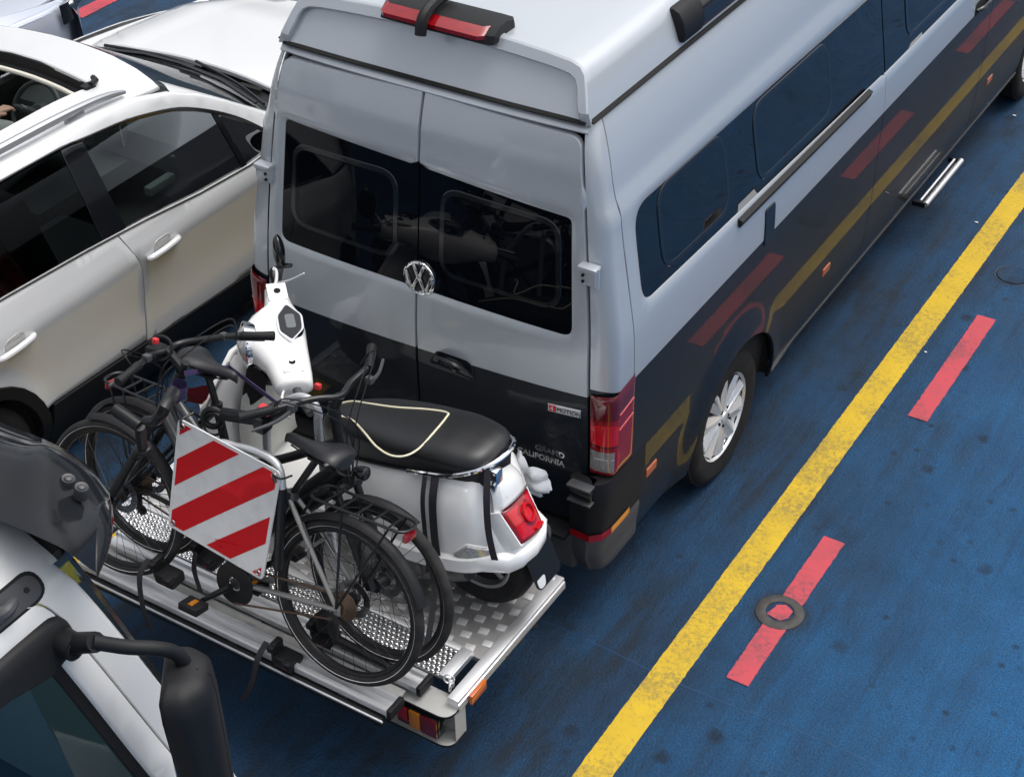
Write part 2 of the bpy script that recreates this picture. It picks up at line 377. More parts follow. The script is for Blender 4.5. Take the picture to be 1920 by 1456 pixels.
# ---------------------------------------------------------------- deck (ground), markings
RING = P(1462, 1148, 'z', 0)
def deckmat():
    m = bpy.data.materials.new('blue deck paint'); m.use_nodes = True; nt = m.node_tree; b = nt.nodes['Principled BSDF']; L = nt.links.new
    tc = N(nt, 'TexCoord'); sep = N(nt, 'SeparateXYZ'); L(tc.outputs['Object'], sep.inputs[0])
    def noise(scale, det=6., rough=.6, sx=1, sy=1, dist=0.):
        mp = N(nt, 'Mapping'); mp.inputs['Scale'].default_value = (sx, sy, 1); L(tc.outputs['Object'], mp.inputs['Vector'])
        n = N(nt, 'TexNoise', Scale=scale, Detail=det, Roughness=rough, Distortion=dist); L(mp.outputs[0], n.inputs['Vector']); return n.outputs[0]
    def ramp(src, a, b_, c0=0., c1=1.):
        r = N(nt, 'MapRange'); r.inputs[1].default_value = a; r.inputs[2].default_value = b_; r.inputs[3].default_value = c0; r.inputs[4].default_value = c1; L(src, r.inputs[0]); return r.outputs[0]
    def mixc(f, c1, c2):
        x = N(nt, 'MixRGB'); L(f, x.inputs[0])
        for i, c in ((1, c1), (2, c2)):
            if isinstance(c, tuple): x.inputs[i].default_value = (*c, 1)
            else: L(c, x.inputs[i])
        return x.outputs[0]
    def math_(op, a, b_):
        x = N(nt, 'Math', operation=op)
        for i, c in ((0, a), (1, b_)):
            if isinstance(c, (int, float)): x.inputs[i].default_value = c
            else: L(c, x.inputs[i])
        return x.outputs[0]
    # worn tyre lane (x < 1.3) is greyer, with shade around the vehicles painted in; far lane by the walkway keeps its blue
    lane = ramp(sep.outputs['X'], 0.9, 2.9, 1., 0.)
    n1 = noise(1.3, 8, .62); n2 = noise(5., 6, .6, 1, .35); n3 = noise(3., 6, .6, 5, .35, .4)
    n4 = noise(2.4, 10, .72, 4.5, .45, .5)
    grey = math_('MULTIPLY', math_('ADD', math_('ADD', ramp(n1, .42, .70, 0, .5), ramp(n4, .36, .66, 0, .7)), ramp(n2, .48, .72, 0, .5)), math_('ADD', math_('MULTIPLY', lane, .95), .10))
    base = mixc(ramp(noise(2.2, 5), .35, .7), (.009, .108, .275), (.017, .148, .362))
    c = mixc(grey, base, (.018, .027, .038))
    c = mixc(math_('MULTIPLY', ramp(n3, .55, .75), .45), c, (.010, .032, .070))
    c = mixc(math_('MULTIPLY', ramp(noise(7., 8, .7, 1, .6, 1.), .62, .80), .30), c, (.02, .14, .33))
    # repainted and chipped areas with hard edges, tyre scrub along the lane
    c = mixc(ramp(noise(1.1, 12, .68), .565, .578, 0., .32), c, (.004, .044, .120))
    c = mixc(ramp(noise(2.6, 12, .72, 1, .7), .655, .668, 0., .40), c, (.018, .030, .045))
    c = mixc(math_('MULTIPLY', ramp(noise(5.5, 8, .7, 4., .30, .2), .60, .70), .55), c, (.008, .014, .024))
    c = mixc(ramp(noise(3.1, 10, .75, 1.4, .5), .72, .735, 0., .45), c, (.012, .13, .31))
    # oil spots
    vo = N(nt, 'TexVoronoi', feature='F1', voronoi_dimensions='2D', Scale=1.9); vo.inputs['Randomness'].default_value = 1; L(tc.outputs['Object'], vo.inputs['Vector'])
    sp = math_('MULTIPLY', ramp(math_('ADD', vo.outputs['Distance'], math_('MULTIPLY', noise(30., 3), .10)), .085, .14, .8, 0.), ramp(noise(.9, 2), .42, .54))
    c = mixc(sp, c, (.007, .011, .016))
    vo2 = N(nt, 'TexVoronoi', feature='F1', voronoi_dimensions='2D', Scale=4.6); vo2.inputs['Randomness'].default_value = 1; L(tc.outputs['Object'], vo2.inputs['Vector'])
    sp2 = math_('MULTIPLY', ramp(math_('ADD', vo2.outputs['Distance'], math_('MULTIPLY', noise(60., 3), .10)), .09, .15, .7, 0.), ramp(noise(2.1, 2), .48, .60))
    c = mixc(sp2, c, (.006, .010, .016))
    # pale scuffs along the lane
    gr_ = ramp(noise(130., 4, .75), .42, .60, .0, .70); c = mixc(gr_, c, (.004, .016, .040))
    g2_ = ramp(noise(38., 5, .7, 1, .6), .52, .74, .0, .40); c = mixc(g2_, c, (.012, .030, .058))
    sc_ = math_('MULTIPLY', ramp(noise(9., 6, .65, 3., .25, .3), .66, .78), .22); c = mixc(sc_, c, (.16, .22, .30))
    c = mixc(math_('MULTIPLY', lane, .58), c, (.008, .018, .034))  # shade around the vehicles, painted in as a darker lane colour
    vd = N(nt, 'VectorMath', operation='DISTANCE'); L(tc.outputs['Object'], vd.inputs[0]); vd.inputs[1].default_value = (RING[0], RING[1], 0)
    c = mixc(ramp(math_('ADD', vd.outputs['Value'], math_('MULTIPLY', noise(16., 4), .07)), .125, .20, .85, 0.), c, (.014, .017, .021))
    L(c, b.inputs['Base Color']); L(ramp(noise(6.), .3, .7, .42, .62), b.inputs['Roughness'])
    b.inputs['Specular IOR Level'].default_value = .22
    bp = N(nt, 'Bump', Strength=1., Distance=.011); L(math_('ADD', noise(85., 5), math_('MULTIPLY', noise(14., 4), .7)), bp.inputs['Height']); L(bp.outputs[0], b.inputs['Normal'])
    return m
def paintmat(name, c1, c2, c3, ws=.35):
    m = bpy.data.materials.new(name); m.use_nodes = True; nt = m.node_tree; b = nt.nodes['Principled BSDF']; L = nt.links.new; tc = N(nt, 'TexCoord')
    n1 = N(nt, 'TexNoise', Scale=9., Detail=8., Roughness=.65); n2 = N(nt, 'TexNoise', Scale=48., Detail=6., Roughness=.7, Distortion=.8); n3 = N(nt, 'TexNoise', Scale=2.6, Detail=5.)
    for n in (n1, n2, n3): L(tc.outputs['Object'], n.inputs['Vector'])
    r1 = N(nt, 'MapRange'); r1.inputs[1].default_value = .38; r1.inputs[2].default_value = .66; L(n1.outputs[0], r1.inputs[0])
    x = N(nt, 'MixRGB'); x.inputs[1].default_value = (*c1, 1); x.inputs[2].default_value = (*c2, 1); L(r1.outputs[0], x.inputs[0])
    ml = N(nt, 'Math', operation='MULTIPLY_ADD'); L(n3.outputs[0], ml.inputs[0]); ml.inputs[1].default_value = ws; L(n2.outputs[0], ml.inputs[2])
    r2 = N(nt, 'MapRange'); r2.inputs[1].default_value = .54+ws*.42; r2.inputs[2].default_value = .74+ws*.42; r2.inputs[4].default_value = .9; L(ml.outputs[0], r2.inputs[0])
    y = N(nt, 'MixRGB'); y.inputs[2].default_value = (*c3, 1); L(r2.outputs[0], y.inputs[0]); L(x.outputs[0], y.inputs[1]); L(y.outputs[0], b.inputs['Base Color'])
    b.inputs['Roughness'].default_value = .5; bp = N(nt, 'Bump', Strength=.4, Distance=.003); L(n2.outputs[0], bp.inputs['Height']); L(bp.outputs[0], b.inputs['Normal'])
    return m
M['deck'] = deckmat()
M['yellow'] = paintmat('yellow deck paint', (.54, .355, .003), (.47, .31, .006), (.20, .15, .035), .65)
M['redpaint'] = paintmat('faded red deck paint', (.46, .040, .058), (.38, .042, .060), (.15, .035, .05), .8)
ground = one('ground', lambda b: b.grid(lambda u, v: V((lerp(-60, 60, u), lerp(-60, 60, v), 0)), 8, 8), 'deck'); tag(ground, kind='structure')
def jag(x0, x1, y0, y1, z, n, amp, seed):
    r = random.Random(seed); L = []; R = []
    for i in range(n+1):
        y = lerp(y0, y1, i/n); L.append((x0+r.uniform(-amp, amp), y)); R.append((x1+r.uniform(-amp, amp), y))
    def fn(b):
        a = [b.v((x, y, z)) for x, y in L]; c = [b.v((x, y, z)) for x, y in R]
        for i in range(n): b.face((a[i], c[i], c[i+1], a[i+1]))
    return fn
tag(one('yellow_line', jag(1.276, 1.419, -6, 26, .004, 1700, .0017, 3), 'yellow'), kind='structure')
tag(one('yellow_line', jag(-1.42, -1.27, -6, 26, .004, 1700, .0024, 5), 'yellow'), kind='structure')
for k, (y0, y1) in enumerate(((.075, 1.135), (2.225, 3.31), (4.38, 5.45), (6.53, 7.6), (-2.07, -1.0))):
    tag(one('red_dash', jag(1.573, 1.678, y0, y1, .004, 60, .002, 20+k), 'redpaint'), kind='structure')
for k, (y0, y1) in enumerate(((3.75, 4.6), (6.1, 7.2))):
    tag(one('red_dash', jag(-5.95, -5.80, y0, y1, .004, 30, .004, 40+k), 'redpaint'), kind='structure')
# weld bead across the deck plates
def bead(b):
    r = random.Random(2)
    for (ya) in (-.05, 4.6, 9.2):
        b.tube([(x*.06-2, ya+.012*sin(x*.3)+r.uniform(-.002, .002), -.0012) for x in range(0, 160)], .003, 6)
tag(one('ground', bead, mat('weld bead paint', (.008, .055, .145), .5, dirt=.8, dscale=20, var=(.005, .035, .09))), kind='structure')
# steel ring socket on the red dash
c0 = P(1462, 1148, 'z', 0)
rt = empty('deck_socket', (c0.x, c0.y, 0), 'worn grey steel ring socket set in the deck, crossed by a red dash', 'deck fitting')
one('ring', lambda b: b.lathe([(.062, .004), (.064, .009), (.070, .011), (.100, .010), (.110, .005), (.112, .001)], c0, (0, 0, 1), 40), mat('worn steel', (.060, .058, .056), .65, .3, dirt=.8, dscale=25, var=(.03, .024, .02), bump=.6, bscale=90), rt)
def lid(b):
    b.lathe([(.0, .006), (.062, .006)], c0, (0, 0, 1), 40)
one('lid', lid, 'deck', rt)
def rlid(b):
    r = random.Random(4); pts = [V((c0.x-.048+.004*r.random(), c0.y-.042)), V((c0.x-.03, c0.y+.03)), V((c0.x+.005, c0.y+.055)), V((c0.x+.05, c0.y+.03)), V((c0.x+.052, c0.y-.02)), V((c0.x+.02, c0.y-.055))]
    b.face([b.v((p.x+r.uniform(-.004, .004), p.y, .0085)) for p in rpoly([(q.x, q.y, .01) for q in pts])])
one('painted_patch', rlid, 'redpaint', rt)
c1 = P(1900, 517, 'z', 0)
rt = empty('hatch_cover', (c1.x, c1.y, 0), 'round blue painted lid flush with the deck, at the right edge beyond the yellow line', 'deck fitting')
one('lid', lambda b: b.lathe([(.0, .007), (.085, .007), (.093, .010), (.098, .006), (.1, .001)], c1, (0, 0, 1), 40), 'deck', rt)
one('rim', lambda b: b.lathe([(.099, .0015), (.108, .003), (.112, .001)], c1, (0, 0, 1), 40), mat('grimy rim', (.02, .03, .05), .7), rt)
def flake(px, py, s, lab):
    c = P(px, py, 'z', .004); r = random.Random(int(px))
    def fn(b):
        ps = [(c.x+s*(.6+.5*r.random())*cos(a), c.y+s*(.6+.5*r.random())*sin(a)*.6) for a in [k*pi/4 for k in range(8)]]
        b.prism(ps, lambda u, v, d: V((u, v, .005+d)), 0, .002)
    tag(one('litter_flake', fn, mat('pale flake', (.6, .62, .64), .6)), lab, 'litter')
flake(1902, 217, .016, 'small white flake on the deck near the top right corner, alongside the dark van side')
flake(1831, 417, .014, 'small white flake on the deck just left of the yellow line')
flake(1736, 660, .010, 'tiny pale flake on the deck just right of the yellow line')

# unseen ship walls, added to hold back horizon sky and bounce fill light
M['added_wall_paint'] = mat('added wall paint', (.66, .67, .68), .6, dirt=.5, dscale=.6, var=(.52, .52, .51))  # pale, so the added walls throw fill light back
def light_wall(b):  # unseen wall behind the viewer, added for its effect on the light
    b.box((0, -16.5, 4.5), (26, 1.0, 9), 0)
    for k in range(7): b.box((-9+k*3, -15.99, 6.6), (1.5, .03, 1.1), 1, .01)
    b.box((0, -15.8, 4.6), (26, .5, .14), 0)
tag(one('added_light_wall', light_wall, ['added_wall_paint', 'privacy']), kind='structure')
def shade_wall(b):  # unseen wall on the left, added to block low sky light
    b.box((-12.0, 8, 3.5), (.8, 40, 7.0), 0)
    for k in range(9): b.box((-11.57, -4+k*3.2, 3.5), (.10, .12, 6.9), 0)
tag(one('added_shade_wall', shade_wall, 'added_wall_paint'), kind='structure')
# ================================================================ camper van
VX = .03
van = empty('camper_van', (VX, 0, 0), 'tall silver over dark grey camper van with black tinted windows and roof awning', 'camper van')
xs_ = tab([.32, .42, .60, .70, .735, .80, .90, 1.28, 1.47, 1.53, 1.60, 1.97, 2.02, 2.05, 2.20, 2.37, 2.42], [.905, .925, .942, .948, .951, .9515, .953, .955, .947, .940, .928, .866, .861, .843, .806, .748, .722])
yr_ = tab([.30, .55, .86, 1.27, 1.48, 2.05, 2.25, 2.37, 2.45], [.03, .045, .05, .06, .08, .15, .185, .225, .26])
ed_ = tab([.30, .86, 1.24, 1.5, 2.05, 2.25, 2.37], [.845, .845, .838, .825, .765, .735, .715])     # rear door outer edge
WC = V((0, 1.30, .36))
def flare(y, z):
    r = hypot(y-1.30, z-.36); return .030*(1-smooth(.455, .60, r))*smooth(.0, .12, z-.2)
def side(u, v, d): return V((VX+xs_(v)+d+flare(u, v), u, v))
def rear(u, v, d): return V((VX+u, yr_(v)+.03*(abs(u)/.85)**3-d, v))
TT = 1.275
# dark hull under the skins, left flank painted
def hull(b):
    zs = [.32, .6, .9, TT-.001, TT+.001, 1.5, 1.8, 2.1, 2.37, 2.40]
    def ring(z):
        x = xs_(z)-.03; ye = 5.95+.0*z; yn = 6.85-.10*z if z < 1.2 else lerp(6.6, 5.3, (z-1.2)/1.2)
        y0 = yr_(z)+.05; L = []
        for (px, py) in ((x, yn), (x, y0+.18), (x-.04, y0+.03), (x-.12, y0), (0, y0-.01), (-x+.12, y0), (-x+.03, y0+.03), (-x, y0+.18), (-x, yn), (-x*.7, yn+.1), (x*.7, yn+.1)):
            L.append(V((VX+px, py, z)))
        return L
    b.ring_loft([ring(z) for z in zs], 0)
one('hull', hull, ['seam'], van)
def lft(u, v, d):
    p = side(u, v, d); return V((2*VX-p.x, p.y, p.z))
def arch(y0, y1, zb=.33, c=1.30, R=.455, zc=.36, n=22):
    a0 = math.asin((zb-zc)/R); return [(c-R*cos(a), zc+R*sin(a)) for a in [a0+(pi-2*a0)*k/n for k in range(n+1)]]
# rear quarter: lower dark with the wheel arch, upper silver with the window recess
def bodyskin(b):
    for fn in (side, lft):
        lo = [V((.262, TT-.0015)), V((.262, .855)), V((.385, .85)), V((.385, .34))] + [V(p) for p in arch(0, 0)] + [V((2.958, .34)), V((2.958, TT-.0015))]
        if fn is lft: lo = lo[:-2]+[V((4.70, .34)), V((4.70, TT-.0015))]
        b.patch(lo, fn, h=.045, m=1, rim=.02, bev=.003)
        ye = 2.958 if fn is side else 4.70
        up = [V((.255, TT+.0015)), V((ye, TT+.0015)), V((ye, 1.9)), V((ye, 2.385)), V((.33, 2.385)), V((.285, 2.15))]
        wn = rpoly([(.345, 1.555, .10), (ye+.0, 1.485, 0), (ye+.0, 1.965, 0), (1.2, 1.985, 0), (.375, 1.995, .13)], 8)
        up = [V((.255, TT+.0015)), V((ye, TT+.0015)), V((ye, 1.47)), V((1.3, 1.505)), V((.70, 1.535))] if False else up
        # split so that the glazing opening reaches the door seam
        poly = [V((.255, TT+.0015)), V((ye, TT+.0015)), V((ye, 1.485))] + [p for p in rpoly([(ye, 1.485, 0), (.345, 1.555, .10), (.375, 1.995, .13), (ye, 1.965, 0)], 8)[1:-1]] + [V((ye, 1.965)), V((ye, 2.385)), V((.33, 2.385)), V((.285, 2.15))]
        gz = lambda q: .34 < q.x < ye-.02 and 1.47 < q.y < 2.01
        b.patch(poly, fn, h=.04, m=0, steps=[(lambda q: .016 if gz(q) else .003, -.007), (lambda q: .018 if gz(q) else .003, -.022)])
        # rocker below
    # D pillar corner
    for s in (1, -1):
        def corner(u, v):
            z = lerp(.86, 2.385, v); e = ed_(z)+.001; x1 = xs_(z); y0 = yr_(z)+.03*(e/.85)**3; y1 = .248 if z < TT else (lerp(.248, .278, (z-TT)/(2.15-TT)) if z < 2.15 else lerp(.278, .322, (z-2.15)/.235))
            A = V((e, y0+.006)); B = V((x1-.012, y0+.02)); C = V((x1, y1))
            t = u
            if t < .5: q = t*2; p = A*(1-q)**2+B*2*q*(1-q)+V((x1-.004, y0+.055))*q*q
            else: p = V((x1-.004, y0+.055)).lerp(C, (t-.5)*2)
            return V((VX+s*p.x, p.y, z))
        b.grid(corner, 16, 40, lambda u, v: 1 if lerp(.86, 2.385, v) < TT else 0)
one('body', bodyskin, ['silver', 'dark'], van)
# wheel housing
def housing(b):
    for s in (1, -1): b.lathe([(.30, -.26), (.45, -.24), (.46, -.01), (.452, .0)], V((VX+s*.93, 1.30, .36)), (s, 0, 0), 48, a0=-.05, a1=pi+.05)
    b.box((VX, 1.3, .55), (1.2, .9, .4))
one('wheel_housing', housing, 'seam', van)
# ---- sliding door, front door
def door_patch(name, y0, y1, front=False):
    d = MB()
    d.patch([V((y0, .34)), V((y1, .34)), V((y1, TT-.0015)), V((y0, TT-.0015))], side, h=.05, m=1, rim=.02)
    d.patch([V((y0, TT+.0015)), V((y1, TT+.0015)), V((y1, 1.47)), V((y0, 1.482))], side, h=.05, m=0, steps=[(lambda q: .014 if q.y > 1.44 else .002, -.007), (lambda q: .016 if q.y > 1.44 else .002, -.022)])
    d.patch([V((y0, 1.965)), V((y1, 1.95)), V((y1, 2.385)), V((y0, 2.385))], side, h=.05, m=0, rim=.02)
    return d.build(name, ['silver', 'dark'], van)
sld = door_patch('sliding_door', 2.965, 4.705); frd = door_patch('front_door', 4.712, 5.72)
# ---- side glazing
def sglass(b, poly, frames):
    def fn(u, v, d): return side(u, v, d-.010+0)
    b.patch(poly, fn, h=.06, m=0, rim=.006, bev=0)
    for fr in frames:
        ring = rpoly([(*p, .10) for p in fr], 7)
        b.patch(offset(ring, .011), lambda u, v, d: side(u, v, d-.0055), holes=[offset(ring, -.011)], h=.05, m=1, rim=.006, bev=.003, hrim=[(-.003, -.003), (-.004, -.008)])
        b.patch(offset(ring, -.012), lambda u, v, d: side(u, v, d-.0125+.006), h=.06, m=0, rim=.003, bev=0)
one('side_window', lambda b: sglass(b, rpoly([(2.955, 1.485, 0), (.347, 1.557, .10), (.377, 1.993, .13), (2.955, 1.964, 0)], 8), [[(.565, 1.615), (1.17, 1.60), (1.17, 1.955), (.585, 1.96)], [(1.47, 1.585), (2.28, 1.575), (2.28, 1.93), (1.47, 1.94)]]), ['privacy_side', 'gloss_black'], van)
one('window', lambda b: sglass(b, [V(p) for p in ((2.968, 1.483), (4.70, 1.471), (4.70, 1.951), (2.968, 1.964))], [[(3.28, 1.565), (4.35, 1.55), (4.35, 1.92), (3.28, 1.925)]]), ['privacy_side', 'gloss_black'], sld)
one('window', lambda b: sglass(b, rpoly([(4.715, 1.471, 0), (5.70, 1.44, .05), (5.60, 1.95, .1), (4.715, 1.951, 0)], 5), []), ['privacy_side', 'gloss_black'], frd)
# slide rail, fuel flap, handle, markers, step
def rail(b):
    pts = [side(y, lerp(1.512, 1.495, (y-1.2)/1.5), .006) for y in (1.215, 1.25, 1.6, 2.2, 2.6, 2.72)]
    b.tube(pts, [(.012, .016), (.018, .024), (.018, .024), (.018, .024), (.016, .022)] if False else .022, 10, flat=(0, 0, 1)) if False else b.strip([p for p in pts], (.35, 0, 1), .036, .026)
one('door_rail', rail, 'black_plastic', van)
def flap(b):
    b.patch(rpoly([(1.50, TT-.03, .01), (1.60, TT-.03, .01), (1.60, 1.43, .015), (1.50, 1.435, .015)], 3), lambda u, v, d: side(u, v, d+.006), h=.03, rim=.006)
one('latch_cover', flap, 'gloss_black', van)
def hnd(b):
    b.patch(rpoly([(4.36, TT-.01, .03), (4.58, TT-.01, .03), (4.58, 1.345, .03), (4.36, 1.345, .03)], 4), lambda u, v, d: side(u, v, d+.002), h=.04, m=1, rim=.004)
    b.tube([side(4.38, 1.30, .006), side(4.42, 1.312, .032), side(4.52, 1.312, .032), side(4.57, 1.30, .006)], [.012, .014, .014, .011], 8, n=4)
one('handle', hnd, ['gloss_black', 'seam'], sld)
for y, z in ((.46, .65), (2.40, .615), (4.97, .61)):
    one('side_marker', lambda b: b.patch(rpoly([(y-.045, z-.022, .008), (y+.045, z-.022, .008), (y+.045, z+.022, .008), (y-.045, z+.022, .008)], 3), lambda u, v, d: side(u, v, d+.005), h=.03, rim=.005), 'amber', van)
def step(b):
    b.box((1.005, 4.12, .300), (.030, .60, .012), 1, .004); b.cyl((1.03, 3.81, .308), (1.03, 4.43, .308), .016, 12, 0); b.cyl((.992, 3.83, .314), (.992, 4.41, .314), .008, 8, 0); 
    b.box((.99, 3.815, .300), (.08, .02, .03), 1); b.box((.99, 4.425, .300), (.08, .02, .03), 1)
one('entry_step', step, ['alu', 'gloss_black'], van)
# crease strip along the rocker + sill edge
def sill(b):
    b.patch([V((1.80, .318)), V((5.72, .318)), V((5.72, .338)), V((1.80, .338))], lambda u, v, d: side(u, v, d+.006), h=.3, rim=.02)
one('sill', sill, 'grey_plastic', van)
# ---- wheels
def wheel(px, py, z0=.36, R=.36, s=1):
    c = V((VX+px, py, z0)); ax = (s, 0, 0); tw = MB()
    W = .225
    tw.lathe([(.215, -.03), (.232, -.012), (.30, .002), (.335, -.006), (.352, -.024), (.36, -.05), (.36, -W+.05), (.35, -W+.02), (.32, -W), (.215, -W)], c, ax, 64)
    for k in range(72):          # shoulder lugs
        a = 2*pi*k/72; d = V((0, cos(a), sin(a))); t = V((0, -sin(a), cos(a)))
        tw.box(c+d*.3555-V((s*.052, 0, 0)), (.05, .020, .012), 0, ax=(V((1, 0, 0)), t, d))
    return c, tw
for s, y, lab in ((1, 1.30, None), (-1, 1.30, None), (1, 6.10, None), (-1, 6.10, None)):
    c, tw = wheel(s*.925, y, s=s)
    wh = tw.build('wheel', 'rubber', van); wh.name = 'wheel'
    def rim(b):
        b.lathe([(.232, -.012), (.222, -.020), (.212, -.05), (.208, -.10), (.10, -.11), (.0, -.11)], c, (s, 0, 0), 48, [0, 0, 1, 1, 1])
        for k in range(10):
            a0 = 2*pi*k/10+.3; w0 = .30 if k % 2 else .20
            for off in (-.5, .5):
                a2 = a0+off*.18; a = a0+off*w0
                d1 = V((0, cos(a2), sin(a2))); d2 = V((0, cos(a), sin(a))); t1 = V((0, -sin(a2), cos(a2))); t2 = V((0, -sin(a), cos(a)))
                S = V((s, 0, 0)); g = off*2
                r0 = [c+d1*.03-t1*.012-S*.04, c+d1*.03+t1*.012-S*.04, c+d1*.03+t1*.010-S*(.014 if g < 0 else .022), c+d1*.03-t1*.010-S*(.014 if g > 0 else .022)]
                r1 = [c+d2*.214-t2*.026-S*.05, c+d2*.214+t2*.026-S*.05, c+d2*.214+t2*.023-S*(.012 if g < 0 else .026), c+d2*.214-t2*.023-S*(.012 if g > 0 else .026)]
                b.ring_loft([r0, r1], 0)
        b.lathe([(.0, .002), (.026, .0), (.032, -.008), (.034, -.035)], c-V((s*.008, 0, 0)), (s, 0, 0), 24, 0)
        for k in range(5): b.cyl(c+V((0, .052*cos(1.256*k+.9), .052*sin(1.256*k+.9)))-V((s*.04, 0, 0)), c+V((0, .052*cos(1.256*k+.9), .052*sin(1.256*k+.9)))-V((s*.012, 0, 0)), .009, 8, 1)
    one('rim', rim, ['alloy', 'seam'], wh)
# ---- rear doors
def rearwin(s):
    c0, c1 = (.012, 0) if s > 0 else (0, 0)
    if s > 0: return rpoly([(.0035, 1.475, .0), (.765, 1.472, .07), (.724, 2.022, .05), (.0035, 2.062, 0)], 7)
    return rpoly([(-.0035, 1.475, 0), (-.0035, 2.062, 0), (-.716, 2.088, .05), (-.765, 1.472, .07)], 7)
for s in (-1, 1):
    d = MB(); e = lambda z: s*(ed_(z)-.011); i0 = s*.007
    ww = rearwin(s); 
    t0, t1 = TT-.068, (TT-.036 if s > 0 else TT-.092)
    lo = [V((i0, .57)), V((e(.57), .57)), V((e(.86), .86)), V((e(1.1), 1.1)), V((e(TT-.08), t1-.003)), V((i0, t0-.003))]
    d.patch(lo, rear, h=.05, m=1, rim=.025)
    # upper: silver sheet with the glazing cut out (opening reaches the centre seam)
    a = [V((i0, t0)), V((e(TT-.06), t1)), V((e(1.5), 1.5)), V((e(1.8), 1.8)), V((e(2.05), 2.05))] + rpoly([(e(2.05), 2.05, 0), (e(2.33), 2.325, .06), (i0, 2.345, 0)], 6)[1:-1] + [V((i0, 2.344)), V((i0, 2.062))]
    b_ = [p for p in (ww if s > 0 else ww)]
    if s > 0: loop = [p for p in reversed(b_)]      # from (0,2.06) round to (0,1.475)
    else: loop = b_[1:]+b_[:1]
    loop = [p for p in loop]
    if abs(loop[0].y-2.062) > .01: loop.reverse()
    glz = lambda q: abs(q.x) > .02 and (abs(q.x) < .792-.07*(q.y-1.47)) and 1.45 < q.y < 2.12
    poly = a+[V((i0, p.y)) if abs(p.x) < .005 else p for p in loop]
    d.patch(poly, lambda u, v, dd: rear(u, v, dd+.004*smooth(.06, .0, abs(v-2.20))), h=.035, m=0, steps=[(lambda q: .020 if glz(q) else .003, -.009), (lambda q: .022 if glz(q) else .003, -.024)])
    rd = d.build('rear_door', ['silver', 'dark'], van)
    def rglass(b):
        b.patch(ww, lambda u, v, dd: rear(u, v, dd-.012), h=.06, m=0, rim=.006, bev=0)
        fr = [(s*.115, 1.60), (s*.675, 1.60), (s*.650, 1.965), (s*.115, 1.975)]
        ring = rpoly([(*p, .085) for p in fr], 8)
        b.patch(offset(ring, .009), lambda u, v, dd: rear(u, v, dd-.009), holes=[offset(ring, -.012)], h=.05, m=1, rim=.007, bev=.004, hrim=[(-.004, -.004), (-.005, -.009)])
        b.patch(offset(ring, -.013), lambda u, v, dd: rear(u, v, dd-.0085+.003*(1-(2*(u-s*.39)/.56)**2)), h=.05, m=0, rim=.003, bev=0)
    one('window', rglass, ['privacy', 'gloss_black'], rd)
    def hinge(b):
        z = 1.80; p = rear(s*ed_(z), z, 0); x = p.x
        b.box(p+V((s*.012, -.014, .034)), (.085, .05, .022), 0, .008)
        b.box(p+V((s*.012, -.010, -.008)), (.075, .040, .062), 0, .005)
        b.cyl(p+V((s*.045, -.012, -.05)), p+V((s*.045, -.012, .04)), .012, 10, 0)
        for q in (-.022, .006): b.cyl(p+V((-s*.006, -.036, q)), p+V((-s*.006, -.028, q)), .007, 8, 1)
    one('hinge', hinge, ['silver', 'seam'], rd)
    if s > 0:
        def rh(b):
            b.patch(rpoly([(.07, TT-.15, .03), (.30, TT-.15, .03), (.28, TT-.045, .04), (.10, TT-.045, .04)], 5), lambda u, v, dd: rear(u, v, dd+.002), h=.03, m=1, rim=.004)
            b.tube([rear(.09, TT-.10, .008), rear(.14, TT-.062, .035), rear(.22, TT-.068, .035), rear(.29, TT-.11, .006)], [.014, .02, .02, .012], 8, n=5)
        one('handle', rh, ['gloss_black', 'dark'], rd)
        def badge(b):
            o = rear(.655, 1.125, .004); b.patch([V(p) for p in ((.655, 1.118), (.800, 1.128), (.800, 1.162), (.655, 1.150))], lambda u, v, dd: rear(u, v, dd+.003), h=.05, m=0, rim=.003)
            b.patch([V(p) for p in ((.659, 1.121), (.690, 1.123), (.690, 1.151), (.659, 1.149))], lambda u, v, dd: rear(u, v, dd+.0042), h=.05, m=1, rim=.001)
            b.text('4', .034, rear(.664, 1.124, .0055), (1, .05, .06), (0, .05, 1), .0006, 0); b.text('MOTION', .028, rear(.694, 1.128, .005), (1, .05, .07), (0, .05, 1), .0006, 2)
        one('badge', badge, ['alu', 'red_bright', 'seam'], rd)
        def lett(b):
            b.text('GRAND', .040, rear(.735, .892, .003), (1, .06, 0), (0, .02, 1), .002, 0, 'RIGHT', bold=.0012); b.text('CALIFORNIA', .040, rear(.735, .848, .003), (1, .06, 0), (0, .02, 1), .002, 0, 'RIGHT', bold=.0012)
        one('lettering', lett, 'chrome', rd)
    else:
        def emb(b):
            c = rear(.012, 1.545, -.006); ax = V((0, -1, .09)).normalized(); X, Y = V((1, 0, 0)), V((0, .09, 1)).normalized()
            b.torus(c, ax, .072, .0075, 40, 8); b.lathe([(.0, -.006), (.07, -.004)], c, ax, 40, 1)
            def bar(p, q, wd=.0075):
                A = c+X*p[0]+Y*p[1]; B = c+X*q[0]+Y*q[1]; dd = (B-A).normalized(); b.box((A+B)/2+ax*.003, ((B-A).length, wd*2, .009), 0, .002, ax=(dd, ax.cross(dd), ax))
            for sg in (1, -1):
                bar((sg*.026, .062), (sg*.004, .008)); bar((sg*.066, .022), (sg*.034, -.060)); bar((sg*.034, -.060), (sg*.003, .004))
        one('emblem', emb, ['chrome', 'gloss_black'], rd)
